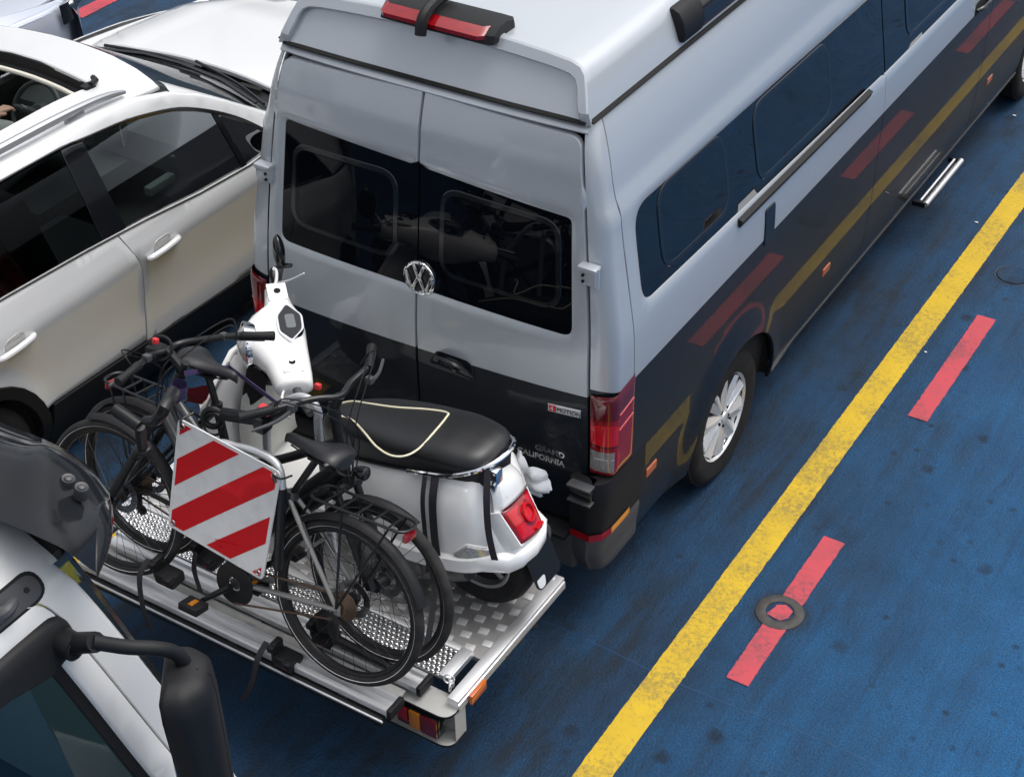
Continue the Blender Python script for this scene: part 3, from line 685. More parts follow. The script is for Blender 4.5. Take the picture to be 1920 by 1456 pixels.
# ---- tail lights
for s in (1, -1):
    def tl(u, v, off=.012, zlo=.862, zhi=None):
        z = lerp(zlo, lerp(1.255, 1.30, u), v); e = ed_(z)+.006; x1 = xs_(z); y0 = yr_(z)+.03*(e/.85)**3
        A = V((e, y0-.004)); B = V((x1-.002, y0+.0)); C = V((x1+.004, .262)); K = V((x1+.001, y0+.035))
        if u < .5: q = u*2; p = A*(1-q)**2+B*2*q*(1-q)+K*q*q
        else: p = K.lerp(C, (u-.5)*2)
        n = V((lerp(.2, 1, smooth(.25, .6, u)), -lerp(1, .1, smooth(.25, .6, u)))).normalized()
        p = p+n*(off-.006); return V((VX+s*p.x, p.y, z))
    def lens(b):
        def mm(u, v):
            if u < .42 and v < .31 and v > .05: return 1
            if u < .5 and .40 < v < .62: return 2
            if .36 < v < .40 and u < .5: return 3
            return 0 if v < .72 else 3
        b.grid(lambda u, v: tl(u, v, .012-.010*(max(abs(u-.5)*2, abs(v-.5)*2)**14)), 24, 38, mm)
    t = one('tail_light', lens, ['red_lens', 'grey_lens', 'red_bright', 'red_dark'], van, angle=50)
    for v in (.56, .74): one('light_bar', lambda b: b.strip([tl(u, v+.05*(u-.5), .0135) for u in (.52, .62, .72, .82, .92)], (0, 0, 1), .006, .003, 0), 'red_bright', t)
    one('light_bar', lambda b: b.strip([tl(u, .64, .0135) for u in (.04, .15, .3, .42)], (0, 0, 1), .007, .003, 0), 'red_bright', t)
    one('light_bar', lambda b: b.strip([tl(u, .22, .0135) for u in (.06, .2, .4)], (0, 0, 1), .006, .002, 0), 'clear_lens', t)
# ---- bumper
def bumper(b):
    def path(z, o=0.):
        x = xs_(max(z, .40))+.006+o; y = .0-o+.05*smooth(.45, .30, z)
        return [V((.79, y+.015)), V((.865, y+.004)), V((x-.05, y+.012)), V((x-.012, y+.045)), V((x, y+.11)), V((x+.001, .25)), V((x, .378))]
    path0 = path
    def path(z, o=0.): return spline(path0(z, o), 4)
    for s in (1, -1):
        for (za, zb, m, o) in ((.535, .853, 0, 0), (.315, .533, 1, -.004)):
            n = 8
            pts = [[V((VX+s*p.x, p.y, lerp(za, zb, j/n))) for p in path(lerp(za, zb, j/n), o-(.006 if j in (0, n) else 0))] for j in range(n+1)]
            pts.append([V((VX+s*(p.x-.05 if p.x > .9 else p.x), p.y+.05, zb)) for p in path(zb)])
            if m == 1: pts.insert(0, [V((VX+s*(p.x-.07 if p.x > .9 else p.x), p.y+.07, za+.005)) for p in path(za)])
            b.ring_loft(pts, m, cap=False, closed=False)
    b.box((VX, .055, .43), (1.62, .08, .20), 1, .02); b.box((VX, .02, .535), (1.58, .10, .02), 0, .006)
bp_ = one('bumper', bumper, ['black_plastic', 'grey_plastic'], van)
for s in (1, -1):
    def refl(b):
        x = xs_(.56)+.013
        p = [V((.80, .004)), V((x-.055, .0)), V((x-.016, .036)), V((x-.001, .10))]
        q = [V((x-.001, .10)), V((x+.001, .20)), V((x+.001, .255))]
        for k, (L, m) in enumerate(((p, 0), (q, 1))):
            b.ring_loft([[V((VX+s*a.x, a.y-.002, z)) for a in L] for z in ((.545, .583) if m == 0 else (.548, .583))], m, cap=False, closed=False)
    one('reflector', refl, ['red_lens', 'amber'], bp_)
    one('bumper_step', lambda b: (b.box((VX+s*.858, -.004, .815), (.105, .03, .058), 0, .006), b.box((VX+s*.858, -.012, .852), (.112, .05, .012), 1, .004), b.box((VX+s*.858, -.012, .770), (.112, .04, .010), 1, .003)), ['gloss_black', 'grey_plastic'], bp_)
# ---- roof shell
rc = [(.738, 2.380), (.724, 2.42), (.706, 2.470), (.690, 2.508), (.676, 2.540), (.652, 2.562), (.61, 2.573), (.50, 2.582), (.35, 2.590), (.17, 2.596), (0, 2.598)]
def roofsec(y):
    k = .05*smooth(.4, 3, y)
    return [V((VX+x, max(y, .245+(z-2.38)*.55), z+k*(z-2.38)/.23)) for x, z in rc]+[V((VX-x, max(y, .245+(z-2.38)*.55), z+k*(z-2.38)/.23)) for x, z in reversed(rc[:-1])]
def roof(b):
    ys = [.1, .5, .8, 1.2, 1.8, 2.5, 3.2, 4, 4.8, 5.1]
    secs = [roofsec(y) for y in ys]+[[V((p.x, 5.35, min(p.z, 2.42))) for p in roofsec(5.3)]]
    b.ring_loft(secs, 0, cap=False, closed=False)
    outl = [V((x, z)) for x, z in rc]+[V((-x, z)) for x, z in reversed(rc[:-1])]
    rp = lambda u, v, d: V((VX+u, .245+(v-2.38)*.55-d, v))
    # rear panel and its raised surround
    b.patch(outl, lambda u, v, d: rp(u, v, d), h=.06, m=0, rim=.0, bev=0)
    o2 = [V((x, z+.002)) for x, z in rc]; o2 = o2+[V((-p.x, p.y)) for p in reversed(o2[:-1])]
    i2 = [V((.700, 2.388)), V((.690, 2.42)), V((.672, 2.470)), V((.660, 2.503)), V((.644, 2.525)), V((.616, 2.538)), V((.56, 2.545)), V((.48, 2.550)), V((.34, 2.556)), V((.17, 2.561)), V((0, 2.563))]
    i2 = i2+[V((-p.x, p.y)) for p in reversed(i2[:-1])]
    ring = o2+list(reversed(i2))
    b.patch(ring, lambda u, v, d: rp(u, v, (d+.030)*smooth(2.375, 2.43, v)), h=.03, m=0, rim=.03, bev=.006)
one('roof', roof, 'silver', van, angle=28)
def gut(b):
    for s in (1, -1):
        b.strip([V((VX+s*.742, y, 2.388)) for y in (.25, 1, 3, 5.2)], (1, 0, -.3), .022, .006, 0)
    b.strip([V((VX+x, .232+.01*(abs(x)/.7)**3, 2.383)) for x in (-.72, -.4, 0, .4, .72)], (0, 1, .3), .02, .005, 0)
one('gutter_seal', gut, 'seam', van)
# header strip between doors and roof shell
one('rear_header', lambda b: b.ring_loft([[V((VX+x, yr_(z)+.03*(abs(x)/.85)**3-o, z)) for x in [k*.0735-.735 for k in range(21)]] for z, o in ((2.338, -.03), (2.342, -.004), (2.350, .004), (2.366, -.006), (2.378, -.03), (2.380, -.05))], 0, cap=False, closed=False), 'silver', van)
# ---- high brake light
BL, BR = P(712, 20, 'z', 2.615), P(906, 70, 'z', 2.610); BX = (BR-BL).normalized(); BY = V((-BX.y, BX.x, 0)); BW = (BR-BL).length
def brk(b):
    def sec(t, k): return [BL+BX*BW*t+BY*(y*k+.06*(1-k))+V((0, 0, z)) for y, z in ((.0, -.03), (.012, .004), (.05, .022), (.13, .030), (.185, .018), (.20, -.03))]
    b.ring_loft([sec(t, k) for t, k in ((-.01, .75), (.0, .95), (.1, 1), (.95, 1), (1.05, .97), (1.08, .8))], 0)
bk = one('brake_light', brk, 'black_plastic', van, angle=25)
one('lens', lambda b: b.ring_loft([[BL+BX*BW*t+BY*(y+.02*(1-k))+V((0, 0, z)) for y, z in ((-.012, -.014), (-.012, .002), (.036, .024), (.042, .018), (.04, -.01))] for t, k in ((.0, 0), (.05, 1), (.95, 1), (1.0, 0))], 0), 'red_lens', bk)
one('bracket', lambda b: b.tube([BL+BX*BW*.46+BY*y+V((0, 0, z)) for y, z in ((-.045, -.035), (-.02, .028), (.06, .058), (.19, .064))], .024, 8, n=5), 'black_plastic', bk)
# ---- awning
def awn(b):
    prof = [(-.055, -.065), (.052, -.065), (.062, -.03), (.055, .02), (.030, .060), (.0, .075), (-.035, .070), (-.055, .03)]
    def sec(y, k): return [V((VX+.690+x*k, y, 2.475+z*k)) for x, z in prof]
    b.ring_loft([sec(.985, .84), sec(.99, .97), sec(1.0, 1), sec(1.16, 1)], 1); b.ring_loft([sec(1.165, .965), sec(4.5, .965)], 0)
    b.text('THULE', .058, (VX+.753, 1.46, 2.46), (0, 1, 0), (-.08, 0, 1), .001, 2, bold=.001); b.text('Omnistor', .036, (VX+.753, 1.72, 2.467), (0, 1, 0), (-.08, 0, 1), .001, 3, shear=.2)
one('awning', awn, ['gloss_black', 'black_plastic', 'textwhite', 'textgrey'], van, angle=40)
# roof hatch seen at the frame top
def hatch(b): b.ring_loft([[V((VX-.14+x*k, 1.25+y*k, z)) for x, y in [(p.x, p.y) for p in rpoly([(-.22, -.2, .08), (.22, -.2, .08), (.22, .2, .08), (-.22, .2, .08)], 5)]] for k, z in ((1, 2.60), (1, 2.655), (.9, 2.69), (.3, 2.71))], 0)
one('roof_hatch', hatch, 'black_plastic', van)
# ================================================================ carrier platform on the van's tow bar
DZ = .557
plat = empty('cargo_platform', (0, -.65, 0), 'aluminium chequer plate carrier platform behind the van with bicycle rails along its rear edge', 'carrier platform')
def deckplate(b):
    b.box((.0, -.55, DZ-.012), (1.86, .54, .020))
    r = random.Random(1); i = 0
    px = .052
    for i in range(-17, 18):
        for j in range(0, 10):
            if (i+j) % 2: continue
            x = i*px; y = -.79+j*.052
            if abs(x) > .90 or y > -.29: continue
            b.box((x+r.uniform(-.001, .001), y, DZ+.0002), (.040, .034, .0056), 1, .0014, ax=(V((.985, .17, 0)).normalized(), V((-.17, .985, 0)).normalized(), V((0, 0, 1))))
one('deck_plate', deckplate, [mat('chequer plate', (.50, .495, .49), .42, .75, dirt=.8, dscale=7, var=(.36, .35, .34)), mat('polished tread pads', (.66, .665, .67), .5, .6, dirt=.5, dscale=12, var=(.55, .55, .55))], plat, angle=30)
def perf(b):
    b.box((-.02, -.905, DZ-.004), (1.78, .155, .010))
    for i in range(78):
        for j in range(7):
            x = -.895+i*.0226+(j % 2)*.0113; y = -.970+j*.0215
            if x > .855: continue
            b.lathe([(.0093, 0), (.0072, .0062), (.0040, .0080), (.0030, .0045), (0, .004)], (x, y, DZ), (0, 0, 1), 7)
    for k in range(1, 6): b.box((-.9+k*.30, -.905, DZ+.002), (.008, .155, .003))
one('tread_grating', perf, mat('punched aluminium', (.66, .665, .67), .22, 1., dirt=.5, dscale=20, var=(.42, .42, .42)), plat, angle=25)
def frame_(b):
    # side beams, front beam, ledges
    for s in (1, -1):
        b.box((s*.932, -.66, DZ-.022), (.050, .80, .060), 0, .003); b.box((s*.959, -.66, DZ-.030), (.006, .80, .036), 0, .001)
    b.box((0, -.275, DZ-.02), (1.80, .05, .058), 0, .005); b.box((.868, -.905, DZ+.012), (.010, .17, .028), 0, .003); b.box((.845, -.905, DZ+.0235), (.05, .17, .004), 0, .001)
    b.box((-.05, -.815, DZ+.003), (1.75, .03, .006), 0, .002)
    b.box((0, -.64, .49), (.10, .70, .08), 0, .01); b.box((0, -.2, .46), (.08, .5, .08), 0, .01)
one('frame', frame_, 'alu', plat)
def holes(b):
    for (px, py) in ((1005, 1172), (979, 1202), (952, 1232)):
        c = P(px, py, 'z', DZ+.0095); b.lathe([(0, .0006), (.008, .0006)], c, (0, 0, 1), 14)
    c = P(958, 1225, 'x', .968)
one('bolt_hole', holes, 'seam', plat)
M['greycoat'] = mat('grey coated steel', (.40, .40, .385), .42, .1, dirt=.4, dscale=8, var=(.30, .30, .29))
def rearbeam(b):
    top = rpoly([(-.93, -1.01, .01), (.955, -1.01, .01), (.955, -1.125, .075), (-.93, -1.125, .075)], 8)
    for z, t in ((.515, .006), (.352, .006)):
        o = top; i = offset(top, -.0)
        b.prism(o, lambda u, v, d: V((u, v, z+d)), 0, t)
    # rolled lip along the top plate edge and rounded end plates
    rim = [p for p in rpoly([(.955, -1.01, 0), (.955, -1.125, .075), (.80, -1.125, 0)], 8)][:3]
    b.ring_loft([[V((p.x+.0, p.y, z)) for p in rim] for z in (.354, .42, .48, .519)], 0, cap=False, closed=False)
    b.ring_loft([[V((p.x-.93+.93-1.86*0, p.y, z)) for p in rpoly([(-.80, -1.125, 0), (-.93, -1.125, .075), (-.93, -1.01, 0)], 8)[-3:]] for z in (.354, .45, .519)], 0, cap=False, closed=False)
    b.box((0, -1.03, .437), (1.85, .006, .155), 0)
one('rear_beam', rearbeam, 'greycoat', plat)
def edge(b):
    e = [V((p.x, p.y)) for p in rpoly([(.957, -1.01, 0), (.957, -1.127, .077), (-.932, -1.127, .077), (-.932, -1.01, 0)], 8)]
    for z in (.518, .355): b.ring_loft([[V((p.x*1.0005, p.y-.0005, z+k)) for p in e] for k in (-.006, .005)], 0, cap=False, closed=False)
one('edge_trim', edge, 'black_plastic', plat)
for s in (1, -1):
    tl_ = one('tail_light', lambda b: b.box((s*.805, -1.100, .435), (.20, .05, .105), 0, .008), 'gloss_black', plat)
    one('lens', lambda b: b.box((s*.862, -1.128, .435), (.076, .012, .095), 0, .006), 'red_dark', tl_); one('lens', lambda b: b.box((s*.795, -1.128, .435), (.052, .012, .095), 0, .006), 'amber_dark', tl_); one('lens', lambda b: b.box((s*.738, -1.128, .445), (.05, .012, .075), 0, .006), 'red_lens', tl_)
    one('side_marker', lambda b: b.box((s*.972, -.945, DZ-.035), (.016, .105, .048), 0, .005), 'amber', plat)
# bicycle rails: extruded channels
def brail(y, z, x0, x1):
    def f(b):
        prof = [(-.058, .012), (-.058, .0), (-.034, .0), (-.030, .010), (.030, .010), (.034, .0), (.058, .0), (.058, .012)]
        prof = [(-.044, .022), (-.040, .028), (-.024, .030), (-.020, .014), (.0, .010), (.020, .014), (.024, .030), (.040, .028), (.044, .022), (.044, -.004), (-.044, -.004)]
        b.ring_loft([[V((x, y+p, z+q)) for p, q in prof] for x in (x0, x1)], 0)
        for yy in (-.036, -.029, .029, .036): b.box(((x0+x1)/2, y+yy, z+.0285), (x1-x0, .0022, .0022))
    return f
RA, RB = -1.215, -1.055
for y, z, x0, x1 in ((RA, .568, -.83, .765), (RB, .560, -.83, .790)):
    r_ = one('bicycle_rail', brail(y, z, x0, x1), 'alu', plat, angle=25)
    one('end_cap', lambda b: b.box((x1+.010, y, z+.006), (.022, .092, .046), 0, .006), 'black_plastic', r_)
for x in (-.6, 0, .55): one('rail_support', lambda b: b.box((x, -1.12, .540), (.05, .28, .02), 0, .004), 'alu_dull', plat)
one('rail_liner', lambda b: (b.box((-.03, -1.160, .540), (1.55, .030, .016)), [b.box((x, -1.160, .550), (.045, .022, .014), 0, .004) for x in [k*.075-.70 for k in range(19)]]), 'black_plastic', plat)
one('filler_plate', lambda b: b.box((-.03, -1.122, .546), (1.55, .034, .010), 0, .002, rot=Matrix.Rotation(.25, 3, 'X')), 'greycoat', plat)
one('rail_beam', lambda b: b.box((-.04, -1.262, .528), (1.58, .028, .044), 0, .006), 'black_plastic', plat)
one('edge_lip', lambda b: b.box((-.04, -1.281, .548), (1.60, .008, .010), 0, .002), 'alu', plat)
# holding frame and arms
sg_o0 = V((0, -1.315, .60)); sg_n0 = V((0, -cos(.235), sin(.235)))
def hoop(b):
    q0 = sg_o0+V((0, .035, 0)); p = [PP(*q, q0, sg_n0) for q in ((445, 838), (480, 846), (508, 860), (524, 880), (529, 915))]
    dn = V((0, -sin(.235), -cos(.235)))
    b.tube([p[0]+V((-.12, 0, 0))+dn*.34, p[0]+V((-.12, 0, 0))+dn*.2, p[0]+V((-.10, 0, 0))+dn*.03]+p, .0165, 12, n=7)
    b.cyl(p[-1], p[-1]+dn*.35, .020, 10, 1)
    y = -.86; p = [P(*q, 'y', y) for q in ((500, 830), (515, 780), (535, 755), (560, 744), (582, 750), (597, 775), (600, 830))]
    b.tube([V((p[0].x-.02, y, DZ))]+p+[V((p[-1].x+.02, y, DZ))], .0165, 12, n=7)
one('hoop', hoop, [mat('silver tube', (.68, .69, .71), .38, .75, dirt=.3, dscale=20, var=(.5, .5, .5)), 'frame_black'], plat)
def arm(b):
    # long arm with clamp ring on the inner bicycle
    y = -.985
    A = [P(*q, 'y', y) for q in ((420, 776), (480, 785), (506, 786))]
    b.tube(A, .026, 10); b.tube([P(506, 786, 'y', y), P(528, 772, 'y', y+.01), P(550, 760, 'y', y+.04)], .025, 10)
    c = P(399, 783, 'y', y); b.torus(c, (.5, -1, .3), .036, .013, 28, 8); b.torus(c+V((.02, -.02, -.01)), (.3, -1, .5), .042, .005, 28, 6)
    b.box(P(492, 792, 'y', y-.03), (.05, .06, .07), 0, .01)
    b.tube([P(492, 775, 'y', y-.02), P(520, 762, 'y', y-.03)], .022, 10)
one('clamp_arm', arm, 'frame_black', plat)
def arm(b):
    # short clamp on the outer bicycle
    y = -1.30
    b.tube([P(325, 735, 'y', -1.2), P(308, 765, 'y', y), P(292, 787, 'y', y), P(272, 788, 'y', y)], [.026, .026, .022, .018], 10, n=5)
    b.tube([P(*q, 'y', y) for q in ((214, 764), (222, 771), (262, 799))], [.022, .026, .024], 12); b.tube([P(262, 799, 'y', y), P(268, 848, 'y', y+.05)], .020, 10); b.torus(P(268, 840, 'y', y+.05), (0, 0, 1), .026, .011, 24, 8)
one('clamp_arm', arm, 'frame_black', plat)
one('lock_knob', lambda b: (b.box(P(497, 768, 'y', -1.03), (.045, .03, .035), 0, .006)), 'redpl', plat)
# wheel cradles with strap and latch
for (px, py, yp, rd) in ((318, 1080, RA-.03, 1), (393, 1046, RB-.02, 1), (540, 1236, RA-.02, 1), (612, 1192, RB-.01, 1)):
    c = P(px, py, 'y', yp)
    cr = one('wheel_cradle', lambda b: (b.box(c, (.10, .08, .055), 0, .015), b.box(c+V((.03, -.035, .022)), (.04, .04, .028), 0, .008), b.box(c+V((-.05, .0, .03)), (.028, .055, .10), 0, .008), b.box(c+V((-.05, -.03, .06)), (.03, .03, .03), 0, .008)), 'black_plastic', plat)
    one('latch', lambda b: b.box(c+V((.02, -.044, .012)), (.020, .014, .020), 0, .004), 'redpl', cr)
    if px != 612 and px != 393: one('strap', lambda b: b.strip([c+V((-.09, -.01, .06)), c+V((-.105, -.06, .0)), c+V((-.09 if px < 400 else -.13, -.09, -.13)), c+V((-.06 if px < 400 else -.19, -.10, -.25))], (1, 0, 0), .026, .004, n=6), 'strap', cr)
    if px == 393: one('strap', lambda b: b.strip([c+V((-.03, -.04, .05)), c+V((-.025, -.07, -.02)), c+V((.0, -.08, -.12))], (1, 0, 0), .024, .004, n=6), 'strap', cr)
one('support_bar', lambda b: (b.tube([P(628, 1196, 'y', RB-.03), P(735, 1252, 'y', RB-.03)], [.020, .016], 8), b.box(P(612, 1166, 'y', RB-.03), (.075, .05, .085), 0, .012), b.tube([P(640, 1212, 'y', RB-.02), P(748, 1262, 'y', RB-.02)], .008, 6)), 'frame_black', plat)
# tie rings
for (p, q) in (((842, 1272), -.99), ((1032, 1104), -.285)):
    c = P(*p, 'y', q)
    one('tie_ring', lambda b: (b.torus(c, (.4, -.9, .2), .020, .0035, 20, 6), b.torus(c+V((.012, -.01, -.028)), (.9, .3, 0), .018, .0035, 20, 6), b.cyl((c.x+.01, c.y, DZ-.01), (c.x+.01, c.y, DZ+.012), .012, 8)), 'alu', plat)

# ================================================================ striped warning board
LEAN = .235
sg_o = V((0, -1.315, .60)); sg_n = V((0, -cos(LEAN), sin(LEAN)))
T_, R_, B_, L_ = [PP(*q, sg_o, sg_n) for q in ((334, 784), (526, 886), (492, 1088), (315, 984))]
sgn = empty('warning_board', (B_+V((0, 0, 0)))[:], 'square white board with diagonal red stripes hung on the outer bicycle', 'warning sign')
def sp(u, v, d): 
    p = T_*(1-u)*(1-v)+R_*u*(1-v)+B_*u*v+L_*(1-u)*v; return p+sg_n*d
one('panel', lambda b: b.patch(rpoly([(0, 0, .05), (1, 0, .05), (1, 1, .05), (0, 1, .05)], 6), sp, h=.12, rim=.006, bev=.002), 'reflex', sgn)
def stripes(b):
    m0, m1 = .028, .972; d = lambda u, v, dd: sp(u, v, dd+.0012)
    def clip(c0, c1):
        sq = [V((m0, m0)), V((m1, m0)), V((m1, m1)), V((m0, m1))]
        for c, sg in ((c0, 1), (c1, -1)):
            out = []
            for i in range(len(sq)):
                a, e = sq[i-1], sq[i]; fa, fe = sg*(a.x+a.y-c), sg*(e.x+e.y-c)
                if (fa > 0) != (fe > 0): out.append(a.lerp(e, fa/(fa-fe)))
                if fe > 0: out.append(e)
            sq = out
        return sq
    for c0, c1 in ((0, .165), (.385, .635), (.865, 1.135), (1.385, 1.635), (1.86, 2)):
        b.patch(clip(c0, c1), d, h=.2, rim=.0012, bev=0)
one('stripes', stripes, 'stripe_red', sgn)
one('small_print', lambda b: (b.text('HOMOLOGADO', .016, sp(.50, .885, .0022), R_-L_+(B_-T_)*.55, (T_-B_)*.5-(L_-R_)*0, .0003), b.text('V-20', .012, sp(.53, .925, .0022), R_-L_+(B_-T_)*.55, (T_-B_)*.5, .0003)), 'stripe_red', sgn)
for u, v in ((.05, .05), (.95, .05), (.95, .95), (.05, .95)): one('eyelet', lambda b: b.torus(sp(u, v, .002), sg_n, .010, .0035, 16, 6), 'steel', sgn)
one('tie', lambda b: (b.tube([sp(.95, .05, .004), sp(1.03, .03, .01), sp(1.08, .0, -.02)], .004, 6, n=4), b.tube([sp(.05, .05, .004), sp(.03, .0, .0), sp(.06, -.04, -.05)], .005, 6, n=4), b.tube([sp(.95, .05, .004), sp(.985, .085, .012)], .006, 6)), 'frame_black', sgn)

# ================================================================ bicycles
def bike_frame_mw(y0, lean, z0=.601):
    return Matrix.Translation(V((0, y0, z0))) @ Matrix.Rotation(-lean, 4, 'X')
def bicycle(name, label, mw, F, R, BB, seat, headt, headb, flip, fm, opts):
    """local frame: x along, y across (negative = viewer), z up; flip = +1 faces +x"""
    root = empty(name, (0, 0, 0), label, 'bicycle', 'bicycles on the carrier', mw)
    F, R, BB, seat, headt, headb = [V((p[0], 0, p[1])) for p in (F, R, BB, seat, headt, headb)]
    def part(nm, fn, mm, par=root, angle=35):
        b = MB(); fn(b); return b.build(nm, mm, par, angle=angle, local=True)
    steer = opts.get('steer', 0)
    for c, rear in ((F, 0), (R, 1)):
        ax = V((sin(steer)*(0 if rear else 1), cos(steer*(0 if rear else 1)), 0))
        wh = part('wheel', lambda b: (b.torus(c, ax, .302, .0135, 64, 8),), 'frame_black')
        part('tyre', lambda b: b.lathe([(.318+.0225*cos(t)*1.0+.0055, .0225*sin(t)) for t in [k*2*pi/12 for k in range(13)]], c, ax, 72), opts.get('tyre', 'tyre_dusty'), wh)
        part('reflective_strip', lambda b: [b.lathe([(.3150, s*.0185), (.3215, s*.0226)], c, ax, 72) for s in (1, -1)], 'textwhite', wh)
        def spk(b):
            x, y = frame(ax)
            for k in range(32):
                a = 2*pi*k/32; h = ((-1)**k)*.028; a2 = a+((-1)**(k//2))*.55
                b.tube([c+(x*cos(a2)+y*sin(a2))*.028+ax*h, c+(x*cos(a)+y*sin(a))*.295], .0013, 4, cap=False)
            b.lathe([(.0, -.06), (.010, -.06), (.012, -.034), (.03, -.032), (.03, -.026), (.018, -.02), (.018, .02), (.03, .026), (.03, .032), (.012, .034), (.010, .06), (0, .06)], c, ax, 20)
        part('spokes', spk, 'spoke', wh)
        if rear:
            part('cassette', lambda b: [b.lathe([(.015, -.030-k*.004), (.064-k*.005, -.030-k*.004), (.062-k*.005, -.0325-k*.004), (.015, -.0325-k*.004)], c, (0, 1, 0), 36) for k in range(7)], 'rust', wh)
        part('brake_disc', lambda b: b.lathe([(.05, .034), (.08, .034), (.08, .0325), (.05, .0325)], c, ax, 36), 'steel', wh)
    # frame
    f = -flip
    def fr(b):
        b.tube([headt+(headt-headb)*.05, headb], .021, 14)
        dt = headb+(headt-headb)*.25; b.tube([dt, BB+V((0, 0, .02))], [opts['dtr'], opts['dtr']*1.12], 12)
        tt0 = headt-(headt-headb)*.35; tt1 = BB+(seat-BB)*opts['tt']; b.tube([tt0, tt0.lerp(tt1, .5)+V((0, 0, -.02)), tt1], .019, 12, n=5)
        b.tube([BB, seat], .018, 12); b.cyl(BB-V((0, .045, 0)), BB+V((0, .045, 0)), .026, 16); b.cyl(seat-V((0, 0, .02)), seat+V((0, 0, .012)), .024, 14)
    frm = part('frame', fr, fm)
    def st(b):
        for s in (-1, 1):
            h = R+V((0, s*.066, 0)); b.tube([BB+V((f*.02, s*.03, 0)), BB.lerp(h, .35)+V((0, s*.02, 0)), h], [.013, .012, .010], 10, n=5)
            b.tube([seat+V((0, s*.018, -.02)), seat.lerp(h, .4)+V((0, s*.018, 0)), h], [.010, .010, .009], 10, n=5); b.box(h, (.03, .008, .045), 0, .003)
        b.tube([seat.lerp(R, .45)+V((0, -.07, 0)), seat.lerp(R, .45)+V((0, .07, 0))], .007, 8)
    part('stays', st, opts.get('stay', fm))
    if opts.get('battery'):
        dt = headb+(headt-headb)*.1; d = (BB-dt); nn = V((-d.z, 0, d.x)).normalized()*flip
        part('battery', lambda b: b.tube([dt.lerp(BB, .1)+V((0, 0, .0)), dt.lerp(BB, .14), dt.lerp(BB, .82), dt.lerp(BB, .87)], [.03, .047, .047, .03], 12), 'frame_black', frm)
    if opts.get('text'):
        dt = headb+(headt-headb)*.25
        for sd in (-1,):
            A = BB.lerp(dt, .16); d = (dt-BB).normalized()
            xd = d if d.x > 0 else -d; A = A if d.x > 0 else BB.lerp(dt, .9)
            part('lettering', lambda b: b.text(opts['text'], opts.get('ts', .055), A+V((0, -opts['dtr']*1.1-.0035, 0))-xd.cross(V((0, -1, 0)))*.0+V((xd.z*-.0, 0, -.018)), xd, V((-xd.z, 0, xd.x)), .0008, 0), 'textwhite', frm)
    # fork
    sd = V((cos(steer), sin(steer), 0))
    crown = headb+(headb-headt)*.08
    up = (headt-headb).normalized()
    def fk(b):
        lat = V((sin(steer), cos(steer), 0))
        for s in (-1, 1):
            top = crown+lat*s*.055; b.tube([top+up*.02, top.lerp(F+lat*s*.055, .45), F+lat*s*.055], [.016, .016, .019] if opts.get('susp') else [.018, .016, .011], 10)
            if opts.get('susp'): b.tube([top.lerp(F+lat*s*.055, .38), F+lat*s*.055], .021, 10)
        b.tube([crown-lat*.075, crown-lat*.03+up*.012, crown+lat*.03+up*.012, crown+lat*.075], .022, 10)
    part('fork', fk, 'frame_black')
    # cockpit
    S = headt+up*opts['stemh']; hs_ = opts['bars']
    hb = part('handlebar', lambda b: (b.tube([headt, S], .0165, 12), b.tube([V(p) for p in hs_], .0125, 10, n=6), b.tube([S-up*.03, V(hs_[len(hs_)//2])], .019, 10), b.cyl(headt-up*.01, headt+up*.05, .024, 12)), 'frame_black')
    for e in (0, -1):
        n2 = 1 if e == 0 else -2; a = V(hs_[e]); c = V(hs_[n2]); d = (c-a).normalized()
        part('grip', lambda b: b.tube([a-d*.004, a, a+d*.06, a+d*.12, a+d*.13], [.012, .0195, .0165, .0185, .014], 12), 'black_plastic', hb)
        lv = V(opts['lever'])
        part('brake_lever', lambda b: (b.tube([a+d*.19, a+d*.17+lv*.35, a+d*.09+lv*.75, a+d*.0+lv*.9], [.009, .009, .007, .006], 8, n=5), b.box(a+d*.185+lv*.18, (.03, .03, .028), 0, .006)), 'grey_plastic', hb)
    # cables looping ahead of the bars
    r = random.Random(3 if flip > 0 else 9)
    def cables(b):
        for e in (0, -1):
            a = V(hs_[e]).lerp(V(hs_[len(hs_)//2]), .35)
            for k in range(2):
                o = V((flip*(.07+.035*k), r.uniform(-.03, .03), .02+.025*k)); b.tube([a, a+o*.6+V((0, 0, .04)), S+o*.8-up*.1, headb+V((flip*.03, .01*k, 0))], .0028, 5, n=8)
    part('cables', cables, 'frame_black', hb)
    # saddle
    P0 = seat.lerp(BB, 0)+(seat-BB).normalized()*opts['post']
    part('seat_post', lambda b: (b.tube([seat, P0-V((0, 0, .03))], .0145, 12), b.box(P0-V((0, 0, .028)), (.07, .03, .022), 0, .006), [b.tube([P0+V((-.10*flip, s*.035, -.03)), P0+V((.0, s*.022, -.025)), P0+V((.11*flip, s*.014, -.005))], .0035, 6, n=4) for s in (-1, 1)]), 'frame_black')
    def sad(b):
        xs = [(-.135, .045, .005), (-.13, .07, .016), (-.10, .080, .026), (-.06, .076, .024), (-.02, .056, .014), (.03, .034, .008), (.08, .024, .008), (.125, .020, .007), (.142, .013, 0.0), (.146, .006, -.006)]
        rings = []
        for x, wd, z in xs:
            ring = []
            for k in range(16):
                a = 2*pi*k/16; yy = wd*cos(a)*(1 if sin(a) > -.2 else .9); zz = z+ (.012*sin(a)-.010*abs(cos(a))**3 if sin(a) > 0 else -.010*abs(cos(a))**3+.034*sin(a)*(1 if x < .1 else .7)); 
                ring.append(P0+V((x*flip, yy, zz+.012+opts.get('tilt', 0)*x)))
            rings.append(ring)
        b.ring_loft(rings)
    part('saddle', sad, 'saddle', angle=60)
    # cranks
    ca = opts['crank']
